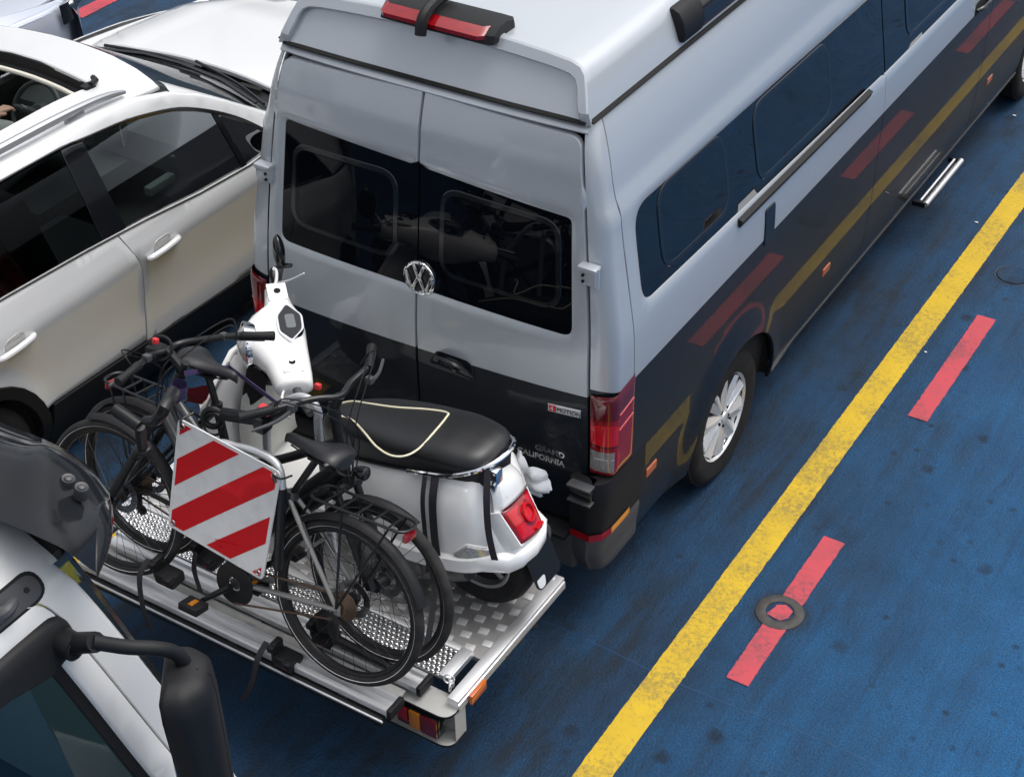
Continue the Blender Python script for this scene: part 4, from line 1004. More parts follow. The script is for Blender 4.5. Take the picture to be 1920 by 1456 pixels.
    def crk(b):
        for s in (-1, 1):
            d = V((cos(ca), 0, sin(ca)))*s*-1; c = BB+V((0, s*.075, 0)); b.tube([c, c+d*.17+V((0, s*.012, 0))], [.015, .011], 8)
        b.lathe([(.03, -.052), (.09, -.052), (.092, -.049), (.09, -.046), (.03, -.046)], BB, (0, 1, 0), 40)
    ck = part('crank', crk, 'frame_black')
    for s in (-1, 1):
        c = BB+V((cos(ca), 0, sin(ca)))*s*-1*.17+V((0, s*.14, 0)); 
        pd = part('pedal', lambda b: (b.box(c, (.095, .075, .032), 0, .006), b.cyl(c, c-V((0, s*.06, 0)), .007, 8)), 'black_plastic', ck)
        part('reflector', lambda b: b.box(c+V((.0, 0, .016)), (.022, .044, .005), 0, .002), 'amber_dark', pd)
    part('chain', lambda b: (b.tube([BB+V((0, -.05, .088)), R+V((0, -.045, .052))], .0045, 6), b.tube([BB+V((0, -.05, -.088)), R+V((flip*.01, -.045, -.06))], .0045, 6)), 'rust')
    part('derailleur', lambda b: (b.box(R+V((flip*.01, -.055, -.07)), (.03, .015, .10), 0, .006), b.lathe([(0, -.006), (.022, -.006), (.022, .006), (0, .006)], R+V((flip*.02, -.05, -.12)), (0, 1, 0), 16)), 'frame_black')
    # mudguards
    def guard(c, a0, a1, rr=.362, wd=.028):
        def g(b):
            n = 28; rings = []
            for k in range(n+1):
                a = lerp(a0, a1, k/n); d = V((cos(a), 0, sin(a))); rings.append([c+d*(rr-.012)+V((0, -wd, 0)), c+d*rr+V((0, -wd*.6, 0)), c+d*(rr+.006), c+d*rr+V((0, wd*.6, 0)), c+d*(rr-.012)+V((0, wd, 0)), c+d*(rr-.004)])
            b.ring_loft(rings)
        return g
    for c, a0, a1, st_ in opts['guards']:
        mg = part('mudguard', guard(V((c[0], 0, c[1])), a0, a1), 'black_plastic', angle=60)
        if st_:
            c3 = V((c[0], 0, c[1])); e = c3+V((cos(st_), 0, sin(st_)))*.35
            part('stay', lambda b: [b.tube([c3+V((0, s*.07, 0)), e+V((0, s*.03, 0))], .0032, 5) for s in (-1, 1)], 'frame_black', mg)
    # rack
    x0, x1, zr, wr = opts['rack']
    def rk(b):
        loop = [V((p.x, p.y, zr)) for p in rpoly([(x0, -wr, .04), (x1, -wr*.85, .06), (x1, wr*.85, .06), (x0, wr, .04)], 5)]
        b.tube(loop, .0062, 7, closed=True)
        for k in range(1, 6): x = lerp(x0, x1, k/6); b.tube([(x, -wr*.9, zr), (x, wr*.9, zr)], .0045, 6)
        for s in (-1, 1):
            xm = lerp(x0, x1, .5); b.tube([R+V((0, s*.075, .01)), V((xm-.06, s*wr*.95, zr))], .005, 6); b.tube([R+V((0, s*.075, .01)), V((lerp(x0, x1, .85), s*wr*.95, zr))], .005, 6)
        b.tube([V((x0, 0, zr)), seat.lerp(R, .18)], .006, 6)
    rk_ = part('rack', rk, 'frame_black')
    xe = max(x0, x1, key=lambda q: abs(q-BB.x)); sgx = 1 if xe > BB.x else -1
    part('rear_reflector', lambda b: b.box((xe-sgx*.01, 0, zr-.035), (.02, .065, .030), 0, .006), 'red_lens', rk_)
    if opts.get('light'):
        lp = V(opts['light']); part('head_lamp', lambda b: (b.lathe([(0, -.035), (.018, -.03), (.027, 0), (.028, .018), (.022, .024), (0, .026)], lp, (flip, 0, .05), 20), b.tube([lp, lp-V((flip*.05, 0, .02))], .008, 6)), 'gloss_black')
    part('bell', lambda b: (b.box(V(opts['bell'])+V((0, 0, .01)), (.024, .02, .022), 0, .005),), 'redpl', hb)
    if opts.get('stand'):
        part('kickstand', lambda b: (b.tube([R+V((flip*.08, -.07, -.04)), R+V((flip*-.06, -.11, -.27)), R+V((flip*-.09, -.115, -.28))], [.012, .009, .012], 8)), 'frame_black')
    if opts.get('computer'):
        q = V(opts['computer']); part('display', lambda b: (b.box(q, (.06, .075, .05), 0, .012), b.torus(q+V((.02, 0, .02)), (.3, -1, .4), .045, .007, 20, 6)), 'black_plastic', hb)
    return root
mwA = bike_frame_mw(-1.222, .235); mwB = bike_frame_mw(-1.053, .18)
bicycle('bicycle', 'graphite framed bicycle on the outer rail nearest the viewer, half hidden by the striped board', mwA,
    (-.645, .352), (.530, .352), (.025, .245), (.246, .715), (-.330, .985), (-.405, .80), -1, 'frame_grey',
    dict(steer=-.06, dtr=.036, tt=.62, susp=1, stemh=.10, bars=[(-.35, -.30, 1.08), (-.36, -.20, 1.10), (-.395, -.08, 1.10), (-.385, 0, 1.10), (-.375, .08, 1.11), (-.22, .20, 1.15), (-.10, .285, 1.16)], lever=(-.05, 0, -.035), post=.235, stay='stay_grey', crank=pi+.72, tilt=0.03,
    guards=[((.53, .352), pi*.98, .36, 2.2), ((-.645, .352), pi*.62, .25, .9)], rack=(.36, .785, .775, .062), bell=(-.40, -.05, 1.14), computer=(-.42, -.02, 1.09)))
bicycle('bicycle', 'black bicycle on the inner rail, between the outer graphite bicycle and the white scooter', mwB,
    (.572, .352), (-.620, .352), (-.075, .28), (-.235, .835), (.338, .985), (.392, .725), 1, 'frame_black',
    dict(steer=.05, dtr=.038, tt=.55, susp=1, battery=1, stemh=.07, text='FALCEON', ts=.05, bars=[(.135, -.300, 1.045), (.20, -.23, 1.065), (.30, -.09, 1.09), (.355, 0, 1.085), (.34, .09, 1.10), (.34, .20, 1.13), (.285, .29, 1.15)], lever=(.06, 0, -.04), post=.155, crank=-.5, tyre='tyre_dusty',
    guards=[((.572, .352), pi*.62, pi*.36, 0), ((-.62, .352), .1, pi*.95, 2.4)], rack=(-.42, -.80, .775, .062), light=(.468, 0, .80), bell=(.30, -.06, 1.12)))
# ================================================================ scooter
SY = -.50
sco = empty('scooter', (.1, SY, DZ), 'white motor scooter with black seat strapped across the carrier platform', 'scooter')
# ---- rear body
sx = [-.02, .06, .16, .28, .42, .56, .68, .77, .83, .89, .93]
hw = [.07, .115, .160, .195, .215, .220, .212, .198, .172, .135, .10]
zb = [.80, .80, .80, .80, .815, .835, .850, .866, .880, .905, .93]
zt = [1.02, 1.10, 1.15, 1.195, 1.235, 1.27, 1.29, 1.295, 1.18, 1.03, .97]
HW, ZB, ZT = tab(sx, hw), tab(sx, zb), tab(sx, zt)
def body(b):
    def f(u, v):
        x = lerp(-.02, .93, u); a = pi*1.0*v; w_, z0, z1 = HW(x), ZB(x), ZT(x)
        # from near skirt over the back to the far skirt
        t = v*2-1; e = abs(cos(pi*v)); yy = -cos(pi*v); s = sin(pi*v)
        y = w_*(abs(yy)**.62)*(1 if yy > 0 else -1); z = z0+(z1-z0)*(s**.60)
        return V((x, SY+y, z))
    b.grid(f, 40, 28)
    # tail cap
    b.grid(lambda u, v: f(1, v).lerp(V((.935, SY, .96)), u), 4, 28)
one('rear_body', body, 'scooter_white', sco, angle=60)
def skirt(b):
    # protruding lower flange round the tail
    n = 40
    def pt(u, o, z):
        # path along near side, round the tail, along far side
        xs = lambda x: HW(x)
        if u < .42: x = lerp(.30, .86, u/.42); return V((x, SY-(HW(x)+o), z+ (ZB(x)-.83)))
        if u > .58: x = lerp(.86, .30, (u-.58)/.42); return V((x, SY+(HW(x)+o), z+(ZB(x)-.83)))
        a = (u-.5)/.08; return V((.86+(.10+o)*cos(a*pi/2)**.8, SY+(HW(.86)+o)*sin(a*pi/2), z+.055))
    R = [[pt(k/n, o, z) for k in range(n+1)] for o, z in ((-.03, .915), (.008, .905), (.018, .895), (.018, .845), (.008, .825), (-.03, .83))]
    b.ring_loft(R, 0, cap=False, closed=False)
one('lower_trim', skirt, 'scooter_white', sco, angle=45)
# ---- seat
SX = [-.03, .0, .08, .18, .30, .42, .55, .66, .74, .79, .815]
SWt = [.03, .062, .090, .118, .142, .154, .156, .150, .136, .112, .07]
STt = [1.20, 1.245, 1.285, 1.318, 1.342, 1.362, 1.382, 1.396, 1.396, 1.386, 1.36]
SW, ST = tab(SX, SWt), tab(SX, STt)
def seat_top(x, y):
    w_ = max(SW(x), .01); q = min(1, abs(y-SY)/w_); return ST(x)-.010-.026*q**4.5-.006*q
def seat(b):
    def f(u, v):
        x = lerp(-.03, .815, .5-.5*cos(pi*u) if False else u); w_ = SW(x); zl = max(ZT(x)-.035, 1.08)+.0
        if v < .22: t = v/.22; return V((x, SY-w_*lerp(.96, 1.05, t), lerp(min(zl, ST(x)-.05), seat_top(x, SY-w_)-.012, t)))
        if v > .78: t = (1-v)/.22; return V((x, SY+w_*lerp(.96, 1.05, t), lerp(min(zl, ST(x)-.05), seat_top(x, SY+w_)-.012, t)))
        y = lerp(-1, 1, (v-.22)/.56); return V((x, SY+y*w_, seat_top(x, SY+y*w_)))
    b.grid(f, 48, 32)
    for e in (0, 1): b.face([b.v(f(e, v/32)) for v in range(33)])
st_ = one('seat', seat, 'leather', sco, angle=60)
def ontop(px, py, z=1.35):
    for _ in range(8):
        p = P(px, py, 'z', z); z = seat_top(p.x, p.y)+.003 if abs(p.y-SY) < SW(p.x)*1.1 else z
    return V((p.x, p.y, z))
def piping(b):
    L = [ontop(*q) for q in ((634, 757), (660, 752), (690, 756), (740, 763), (800, 767), (838, 773), (836, 783), (812, 812), (786, 840), (760, 854), (732, 853), (705, 836), (683, 810), (664, 790), (648, 781), (634, 780))]
    b.tube(L, .0042, 6, n=5)
one('piping', piping, 'piping', st_)
one('seat_hem', lambda b: [b.tube([V((x, SY+s*SW(x)*.99, max(ZT(x)-.030, 1.09)+.006)) for x in (.02, .1, .2, .32, .45, .58, .68)], .007, 6, n=4) for s in (-1, 1)], 'frame_black', st_)
def grab(b):
    z = 1.285
    L = [V((x, SY-y, zz)) for x, y, zz in ((.50, .175, 1.245), (.58, .170, 1.262), (.68, .160, 1.285), (.77, .128, 1.318), (.828, .075, 1.345), (.848, 0, 1.355))]
    L += [V((p.x, 2*SY-p.y, p.z)) for p in reversed(L[:-1])]
    b.tube(L, .0105, 10, n=6)
one('grab_rail', grab, 'chrome', sco)
one('seat_lock', lambda b: (b.box((.835, SY-.075, 1.285), (.05, .05, .09), 0, .012), b.box((.842, SY-.095, 1.255), (.03, .03, .04), 0, .008)), 'chrome', sco)
# ---- tail lamp, white tail fairing, plate
NT, FT, FB, NB = P(936, 962, 'y', SY-.115), P(984, 908, 'y', SY+.115), P(1019, 985, 'y', SY+.095), P(976, 1022, 'y', SY-.095)
tn = (FT-NT).cross(NB-NT).normalized(); tn = tn if tn.x > 0 else -tn
def ts(u, v, off):
    p = NT*(1-u)*(1-v)+FT*u*(1-v)+FB*u*v+NB*(1-u)*v; return p+tn*(off+.030*(1-abs(u*2-1)**2.4)*(1-.3*abs(v*2-1)))
UT0, UT1 = P(918, 888, 'y', SY-.10), P(957, 868, 'y', SY+.09)
def tf(u, v, off=0):
    a = UT0*(1-u)+UT1*u; c = NT*(1-u)+FT*u; p = a*(1-v)+c*v; return p+tn*(off+.030*(1-abs(u*2-1)**2.4)*(.5+.35*v)+.012*sin(pi*v))
one('tail_fairing', lambda b: b.grid(lambda u, v: tf(u, v*.97, .004-.03*max(0, abs(u*2-1)-.9)*10), 20, 12), 'scooter_white', sco, angle=60)
def shell(b):
    # white surround carrying the lamp down to the flange
    O = (NT+FT+FB+NB)/4; R0 = []
    for k in range(40):
        t = k/40*4; i = int(t); q = t-i; C4 = [NT, FT, FB, NB]; p = C4[i].lerp(C4[(i+1) % 4], q); R0.append(p)
    b.ring_loft([[O+(p-O)*.98+tn*.004 for p in R0], [O+(p-O)*1.035+tn*.004 for p in R0], [O+(p-O)*1.07-tn*.006 for p in R0], [O+(p-O)*1.10-tn*.035 for p in R0], [O+(p-O)*1.11-tn*.10 for p in R0]], 0, cap=False)
one('lamp_surround', shell, 'scooter_white', sco, angle=60)
tlamp = one('tail_light', lambda b: b.grid(lambda u, v: ts(u, v, .008-.012*max(abs(u*2-1), abs(v*2-1))**10), 24, 20, lambda u, v: 1 if (max(abs(u-.5), abs(v-.5)) > .40) else (1 if hypot(u-.5, (v-.42)*.8) < .26 and hypot(u-.5, (v-.42)*.8) > .20 else 0)), ['red_bright', 'red_lens'], sco, angle=60)
one('lens_ring', lambda b: (b.torus(ts(.5, .42, .012), tn, .036, .005, 28, 6), b.box(ts(.62, .84, .010), (.012, .06, .02), 0, .003, ax=((FT-NT).normalized().cross(tn), (FT-NT).normalized(), tn))), 'stripe_red', tlamp)
one('chrome_trim', lambda b: b.tube([tf(k/12, .93, .012) for k in range(13)], .004, 6), 'alu_dull', tlamp)
tX = (FT-NT).normalized(); tY = tn.cross(tX)
tY = tY if tY.z > 0 else -tY
def bdg(b):
    d = (tX*.72+tY*.69).normalized(); e = tn.cross(d); e = e if (d.cross(e)).dot(tn) > 0 else -e
    b.text('GTS', .030, tf(.18, .78, .006), d, e, .0008, 1, shear=.3, bold=.001); b.text('Super', .024, tf(.18, .78, .006)+d*.058, d, e, .0008, 0, shear=.3)
one('badge', bdg, ['seam', 'stripe_red'], sco)
def plate(b):
    X = V((0, 1, 0)); Z = V((.38, 0, -.92)).normalized(); n = X.cross(Z)
    c = P(1016, 1048, 'y', SY+.02); o = rpoly([(-.085, -.085, .02), (.085, -.085, .02), (.085, .10, .03), (-.085, .10, .03)], 5)
    b.prism(o, lambda u, v, d: c+X*u+Z*v+n*d, -.004, .004, 0)
    b.prism(rpoly([(-.078, .052, .01), (-.02, .052, .01), (-.035, .094, .02), (-.078, .094, .02)], 4), lambda u, v, d: c+X*u+Z*v+n*d, -.0055, .0055, 1)
one('number_plate', plate, ['plate', 'reflex'], sco)
one('plate_bracket', lambda b: (b.tube([(.90, SY, .90), (.95, SY, .86), (.97, SY, .80)], [.035, .03, .02], 8, n=3),), 'black_plastic', sco)
# rear turn signal lens on the near flank
def ind(s):
    def bs(x, z):
        w_, z0, z1 = HW(x), ZB(x), ZT(x); q = min(1, max(0, (z-z0)/(z1-z0)))**(1/.60); yy = sqrt(max(0, 1-q*q)); return w_*yy**.62
    def f(b):
        o = rpoly([(.715, .935, .012), (.83, .930, .012), (.865, .985, .012), (.78, 1.000, .012)], 4)
        b.patch(o, lambda u, v, d: V((u, SY+s*(bs(u, v)+.010+d), v)), h=.02, m=0, rim=.02, bev=.003)
        b.patch(offset(o, .008), lambda u, v, d: V((u, SY+s*(bs(u, v)+.004+d), v)), holes=[offset(o, .0005)], h=.02, m=1, rim=.01, bev=.002)
    return f
for s in (-1, 1): one('turn_signal', ind(s), ['clear_lens', 'scooter_white'], sco)
# ---- wheels, engine
for x, st in ((.72, 0), (-.60, .7)):
    c = V((x, SY, DZ+.238)); ax = V((sin(st), cos(st), 0))
    wl = one('wheel', lambda b: b.lathe([(.150, -.045), (.165, -.055), (.20, -.062), (.225, -.050), (.238, -.02), (.239, 0), (.238, .02), (.225, .050), (.20, .062), (.165, .055), (.150, .045)], c, ax, 56), 'rubber', sco)
    one('rim', lambda b: (b.lathe([(.158, -.046), (.150, -.050), (.140, -.046), (.130, -.02), (.06, -.015), (.05, -.04), (0, -.042)], c, ax, 48, [0, 0, 0, 1, 1, 0]), [b.box(c+(frame(ax)[0]*cos(k*1.257)+frame(ax)[1]*sin(k*1.257))*.085-ax*.025, (.12, .03, .012), 0, .004, ax=((frame(ax)[0]*cos(k*1.257)+frame(ax)[1]*sin(k*1.257)), (frame(ax)[1]*cos(k*1.257)-frame(ax)[0]*sin(k*1.257)), ax)) for k in range(5)]), ['alu_dull', 'seam'], wl)
def eng(b):
    b.tube([(.25, SY-.10, .74), (.42, SY-.12, .74), (.60, SY-.115, .765), (.72, SY-.10, .79)], [.05, .085, .075, .06], 14, n=5); b.cyl((.50, SY-.20, .75), (.50, SY-.10, .75), .055, 18); b.cyl((.44, SY-.19, .70), (.44, SY-.11, .70), .04, 16)
    b.box((.35, SY, .74), (.28, .16, .14), 0, .03); b.tube([(.30, SY-.14, .67), (.52, SY-.16, .69), (.70, SY-.13, .74)], .012, 8, n=4)
one('engine', eng, mat('engine casting', (.16, .16, .16), .5, .7, dirt=.6, dscale=18, var=(.06, .06, .06)), sco)
one('exhaust', lambda b: b.tube([(.28, SY+.12, .70), (.50, SY+.15, .72), (.62, SY+.17, .76), (.90, SY+.18, .82)], [.02, .045, .055, .05], 14, n=4), 'grey_plastic', sco)
# ---- floor board, leg shield, front fender
def floor(b):
    b.ring_loft([[V((x, SY+y*k, z)) for y, z in ((-.17, .80), (-.175, .83), (-.15, .85), (.15, .85), (.175, .83), (.17, .80))] for x, k in ((-.36, .9), (-.2, 1), (.05, .95))], 0)
one('floor_board', floor, 'scooter_white', sco)
LS = tab([.78, .90, 1.05, 1.22, 1.36, 1.42], [-.33, -.365, -.375, -.345, -.31, -.30]); LW = tab([.78, .88, 1.0, 1.18, 1.32, 1.42], [.20, .225, .275, .265, .19, .10])
def shield(b):
    for dx in (0, -.03):
        b.grid(lambda u, v: V((LS(lerp(.78, 1.42, v))+dx-.10*abs(u*2-1)**2.2, SY+(u*2-1)*LW(lerp(.78, 1.42, v)), lerp(.78, 1.42, v))), 20, 20)
    L = [V((LS(lerp(.78, 1.42, v))-.115, SY-LW(lerp(.78, 1.42, v)), lerp(.78, 1.42, v))) for v in [k/16 for k in range(17)]]
    L += [V((p.x, 2*SY-p.y, p.z)) for p in reversed(L)]
    b.tube(L, .016, 8)
one('leg_shield', shield, 'scooter_white', sco, angle=60)
one('shield_rim', lambda b: b.tube([V((LS(lerp(.80, 1.40, v))-.10, SY-LW(lerp(.80, 1.40, v))*1.0-.014, lerp(.80, 1.40, v))) for v in [k/16 for k in range(17)]], .006, 6), 'alu_dull', sco)
one('glove_box', lambda b: b.grid(lambda u, v: V((LS(lerp(.88, 1.28, v))+.006+.065*sin(pi*u)**.5*sin(pi*v)**.4, SY+(u-.5)*.34, lerp(.88, 1.28, v))), 18, 14), mat('ivory inner shield', (.60, .60, .56), .4), sco, angle=60)
def fender(b):
    c = V((-.60, SY, DZ+.238)); d = V((cos(.7), -sin(.7), 0)); l = V((sin(.7), cos(.7), 0))
    b.grid(lambda u, v: c+(d*cos(lerp(-.15, 2.9, u))+V((0, 0, 1))*sin(lerp(-.15, 2.9, u)))*(.275-.06*abs(v*2-1)**2.5)+l*(v*2-1)*(.085+.02*sin(pi*u)), 24, 12)
    b.tube([c+V((0, 0, .25)), V((-.40, SY, 1.30))], [.045, .03], 10)
one('front_fender', fender, 'scooter_white', sco, angle=60)
# ---- headset (turned handlebar housing)
Fh = P(517, 552, 'y', SY+.20); Nh = P(553, 722, 'y', SY-.165)
axh = (Nh-Fh).normalized(); Mh = P(535, 640, 'y', SY+.0); 
fwd = V((-.72, -.62, .08)); fwd = (fwd-axh*fwd.dot(axh)).normalized(); uph = axh.cross(fwd); uph = uph if uph.z > 0 else -uph
Mh = (Fh+Nh)/2
def headset(b):
    Lh = (Nh-Fh).length; rings = []
    for t, f1, f0, u1, u0 in ((-.035, .030, .028, .026, .03), (-.02, .046, .044, .042, .045), (.10, .054, .050, .052, .05), (.20, .066, .060, .062, .06), (.30, .130, .074, .078, .085), (.40, .168, .082, .086, .105), (.50, .176, .086, .088, .11), (.60, .166, .082, .086, .105), (.70, .132, .080, .078, .085), (.82, .100, .078, .068, .06), (.93, .088, .076, .060, .05), (1.03, .080, .070, .052, .046), (1.05, .055, .05, .034, .03)):
        c = Fh+axh*Lh*t; ring = []
        for k in range(24):
            a = 2*pi*k/24; q = abs(cos(a))**.8*(1 if cos(a) > 0 else -1); r_ = abs(sin(a))**.8*(1 if sin(a) > 0 else -1)
            ring.append(c+fwd*(q*(f1 if q > 0 else f0))+uph*(r_*(u1 if r_ > 0 else u0)))
        rings.append(ring)
    b.ring_loft(rings)
hd = one('headset', headset, 'scooter_white', sco, angle=60)
hc = Mh+fwd*.158-uph*.012
one('headlight', lambda b: (b.lathe([(.0, .036), (.05, .030), (.080, .012), (.086, .0)], hc, fwd, 32, 0), b.lathe([(.086, -.04), (.094, -.012), (.097, .004), (.088, .011), (.083, .004)], hc, fwd, 36, 1)), ['clear_lens', 'chrome'], hd)
def speedo(b):
    o = rpoly([(-.11, .004, .02), (-.03, -.052, .05), (.05, -.048, .05), (.115, .008, .02), (.05, .056, .05), (-.035, .054, .05)], 6)
    c = Mh+uph*.082-fwd*.022
    fn = lambda u, v, d: c+axh*u+fwd*v+uph*d
    b.prism(o, fn, -.01, .014, 1); b.prism(offset(o, -.008), fn, .010, .018, 0); b.prism(rpoly([(-.035, -.018, .012), (.045, -.018, .012), (.045, .02, .012), (-.035, .02, .012)], 4), fn, .012, .0195, 2)
one('speedometer', speedo, ['gloss_black', 'chrome', 'lcd'], hd)
for t in (.085, .87):
    c = Fh+axh*(Nh-Fh).length*t+uph*.054
    one('reservoir_lid', lambda b: (b.box(c, (.10, .082, .014), 0, .006, ax=(axh, fwd, uph)), b.cyl(c+uph*.004, c+uph*.0105, .014, 14, 1)), ['scooter_white', 'seam'], hd)
def bars(b):
    b.tube([Fh-axh*.01, Fh-axh*.06-fwd*.01, Fh-axh*.165-fwd*.04], [.016, .019, .019], 12, 0)
one('grip', bars, 'grey_plastic', hd)
one('grip', lambda b: b.tube([Nh+axh*.01, Nh+axh*.06-fwd*.01, Nh+axh*.16-fwd*.04], [.016, .019, .019], 12, 0), 'grey_plastic', hd)
mz = P(523, 472, 'y', Fh.y+.10)
one('mirror', lambda b: (b.tube([Fh-axh*.05, Fh-axh*.08+V((0, 0, .06)), P(546, 498, 'y', Fh.y+.10), P(530, 495, 'y', Fh.y+.10), mz+V((0, 0, -.02))], .008, 8, n=5), b.ell(mz, (.026, .052, .076), ax=(fwd, axh, V((0, 0, 1))))), 'gloss_black', hd)
one('brake_lever', lambda b: (b.tube([Fh+fwd*.03, P(517, 530, 'y', Fh.y+.02), P(518, 508, 'y', Fh.y+.05), P(512, 503, 'y', Fh.y+.05)], [.007, .007, .007, .009], 8, n=4),), 'scooter_white', hd)
one('cable_tie', lambda b: b.tube([P(514, 530, 'y', Fh.y+.05), P(540, 526, 'y', Fh.y+.05), P(570, 512, 'y', Fh.y+.05)], .0035, 6, n=3), 'textwhite', hd)
one('brake_lever', lambda b: b.tube([Nh+fwd*.03, Nh+axh*.06+fwd*.06, Nh+axh*.17+fwd*.05], [.007, .007, .006], 8, n=4), 'alu', hd)
one('horn_cover', lambda b: b.ring_loft([[P(*q, 'y', y) for q in ((463, 688), (482, 690), (499, 706), (498, 740), (474, 758), (452, 764), (456, 730))] for y in (SY-.14, SY-.02)]), 'black_plastic', sco)
one('steering_stem', lambda b: b.tube([Mh-uph*.06, V((-.36, SY, 1.25))], [.05, .06], 12), 'black_plastic', sco)
# ---- tie down straps (things of their own)
def strap(lab, pts, wd, w_=.028, m='strap', ring=None):
    o = MB(); o.strip(pts, wd, w_, .003, n=8); o = o.build('tie_strap', m); 
    tag(o, lab, 'strap', 'tie down straps')
    return o
ySide = SY-.225
strap('black webbing strap hanging from the scooter seat edge, left of the twin loop', [(.585, SY-.18, 1.255), (.60, SY-.225, 1.17), (.612, SY-.240, 1.03), (.62, SY-.240, .90), (.60, SY-.225, .80)], (1, 0, 0), .020)
strap('wider black webbing strap over the white flank just behind the bicycle wheel', [(.63, SY-.175, 1.268), (.642, SY-.218, 1.18), (.652, SY-.234, 1.04), (.66, SY-.236, .93)], (1, .05, 0), .034)
strap('black strap running down the scooter tail beside the tail light', [(.825, SY-.105, 1.335), (.845, SY-.150, 1.22), (.858, SY-.165, 1.10), (.875, SY-.168, 1.0), (.885, SY-.165, .95)], (1, .5, 0), .026)
strap('black strap dropping behind the rear wheels to the ring at the rear corner', [(.60, SY-.24, .93), (.67, -.78, .80), (.735, -.93, .66), (.745, -.975, .60)], (1, 0, 0), .026)
def pst(lab, pts, wd, w_):
    o = MB(); o.strip(pts, wd, w_, .003); tag(o.build('tie_strap', 'purple'), lab, 'strap', 'tie down straps')
pst('purple strap stretched from the outer bicycle head tube across to the inner handlebar', [P(345, 700, 'y', -1.0), P(430, 688, 'y', -.74), P(545, 775, 'y', -.88)], (0, .1, 1), .020)
def wound(b):
    c = P(334, 730, 'y', -1.035); d = V((.33, .10, .93)).normalized(); x, y = frame(d)
    b.lathe([(.030, -.03), (.032, -.012), (.031, .012), (.029, .032)], c, d, 20)
    b.lathe([(.032, -.055), (.034, -.04), (.033, -.025)], c, (d+V((.3, -.1, 0))).normalized(), 20)
tag(one('tie_strap', wound, 'purple'), 'purple strap wound around the head tube of the outer bicycle', 'strap', 'tie down straps')
# ---- crumpled white plastic bag behind the tail
def bag(b):
    r = random.Random(11); c = P(988, 893, 'y', -.10)
    def leaf(o, a, l, w_, tilt):
        d = V((cos(a), .25*sin(tilt), sin(a))).normalized(); q = V((-sin(a), .6*cos(tilt), cos(a))).normalized()
        b.grid(lambda u, v: c+o+d*l*u+q*(v-.5)*w_*(.35+sin(pi*min(1, u*.9+.1)))+V((r.uniform(-.003, .003), -.035*cos(pi*(v-.5))*sin(pi*u)+r.uniform(-.004, .004), r.uniform(-.003, .003))), 8, 8)
    for a, l, w_, t in ((2.6, .10, .06, .3), (1.9, .11, .06, 1.0), (.5, .09, .08, 2.0), (-.5, .11, .07, .5), (-1.1, .13, .055, 1.5), (3.6, .09, .07, .2), (-1.9, .08, .06, 2.2)): leaf(V((r.uniform(-.015, .015), 0, r.uniform(-.01, .01))), a, l, w_, t)
tag(one('plastic_bag', bag, 'bag', angle=80), 'crumpled translucent white plastic bag caught between scooter tail and van door', 'plastic bag')
# cover hanging by the leg shield
def rcov(b):
    b.prism([P(*q, 'y', -.80) for q in ()] or rpoly([(-.52, 1.23, .03), (-.40, 1.25, .03), (-.395, 1.16, .03), (-.43, 1.11, .02), (-.52, 1.17, .03)], 4), lambda u, v, d: V((u, -.78+d, v)), 0, .07)
rc0 = P(378, 738, 'y', -.80)
def rcov(b): b.ring_loft([[P(*q, 'y', y) for q in ((352, 728), (385, 722), (397, 724), (388, 748), (378, 758), (350, 752))] for y in (-.84, -.76)])
tag(one('reflector_flag', rcov, 'redcloth'), 'dark red plastic cover under the inner bicycle saddle', 'cover')
# ================================================================ white car with open sunroof, left of the van
CX = -2.85
car = empty('suv', (CX, .6, 0), 'pearl white car with open sunroof and roof rails, left of the camper van', 'car')
cs_ = tab([.12, .22, .35, .42, .60, .85, .945, .955, 1.02, 1.08, 1.14, 1.30, 1.45, 1.56, 1.60, 1.635, 1.66], [.86, .90, .945, .955, .962, .992, 1.006, 1.003, .985, .970, .950, .900, .850, .812, .792, .758, .715])
def cside(u, v, d):
    r = hypot(u+.86, v-.335); fl = .018*(1-smooth(.42, .52, r))*(1 if v < .8 else smooth(.95, .8, v))
    r2 = hypot(u-1.86, v-.335); fl += .018*(1-smooth(.42, .52, r2))
    x = cs_(v)+d+fl-.14*smooth(1.9, 3.2, u)**1.5*1.2-.10*smooth(1.1, 1.9, u)*smooth(1.0, 1.3, v)-.18*smooth(-1.6, -2.3, u)
    return V((CX+x, u, v))
def mir(fn): return lambda u, v, d: V((2*CX-fn(u, v, d).x, fn(u, v, d).y, fn(u, v, d).z))
zB = tab([-2, -.57, .22, 1.21, 1.45, 1.7], [1.17, 1.138, 1.098, 1.020, 1.035, 1.04])        # belt line
DT = [(-1.75, 1.40), (-1.55, 1.50), (-1.0, 1.556), (-.29, 1.566), (.13, 1.560), (.25, 1.548), (.55, 1.520), (.837, 1.458), (1.0, 1.392), (1.162, 1.300), (1.30, 1.20), (1.415, 1.095)]
sil = tab([-2.2, -.38, 1.1, 3.2], [.46, .445, .36, .36])
def archpts(c, R=.40, zc=.335, zb=.30, n=18): return [(c-R*cos(t), zc+R*sin(t)) for t in [math.asin((zb-zc)/R)+(pi-2*math.asin((zb-zc)/R))*k/n for k in range(n+1)]]
seamF = [(.222, 1.098), (.262, 1.0), (.305, .90), (.322, .84), (.325, .72), (.312, .55), (.298, .415)]
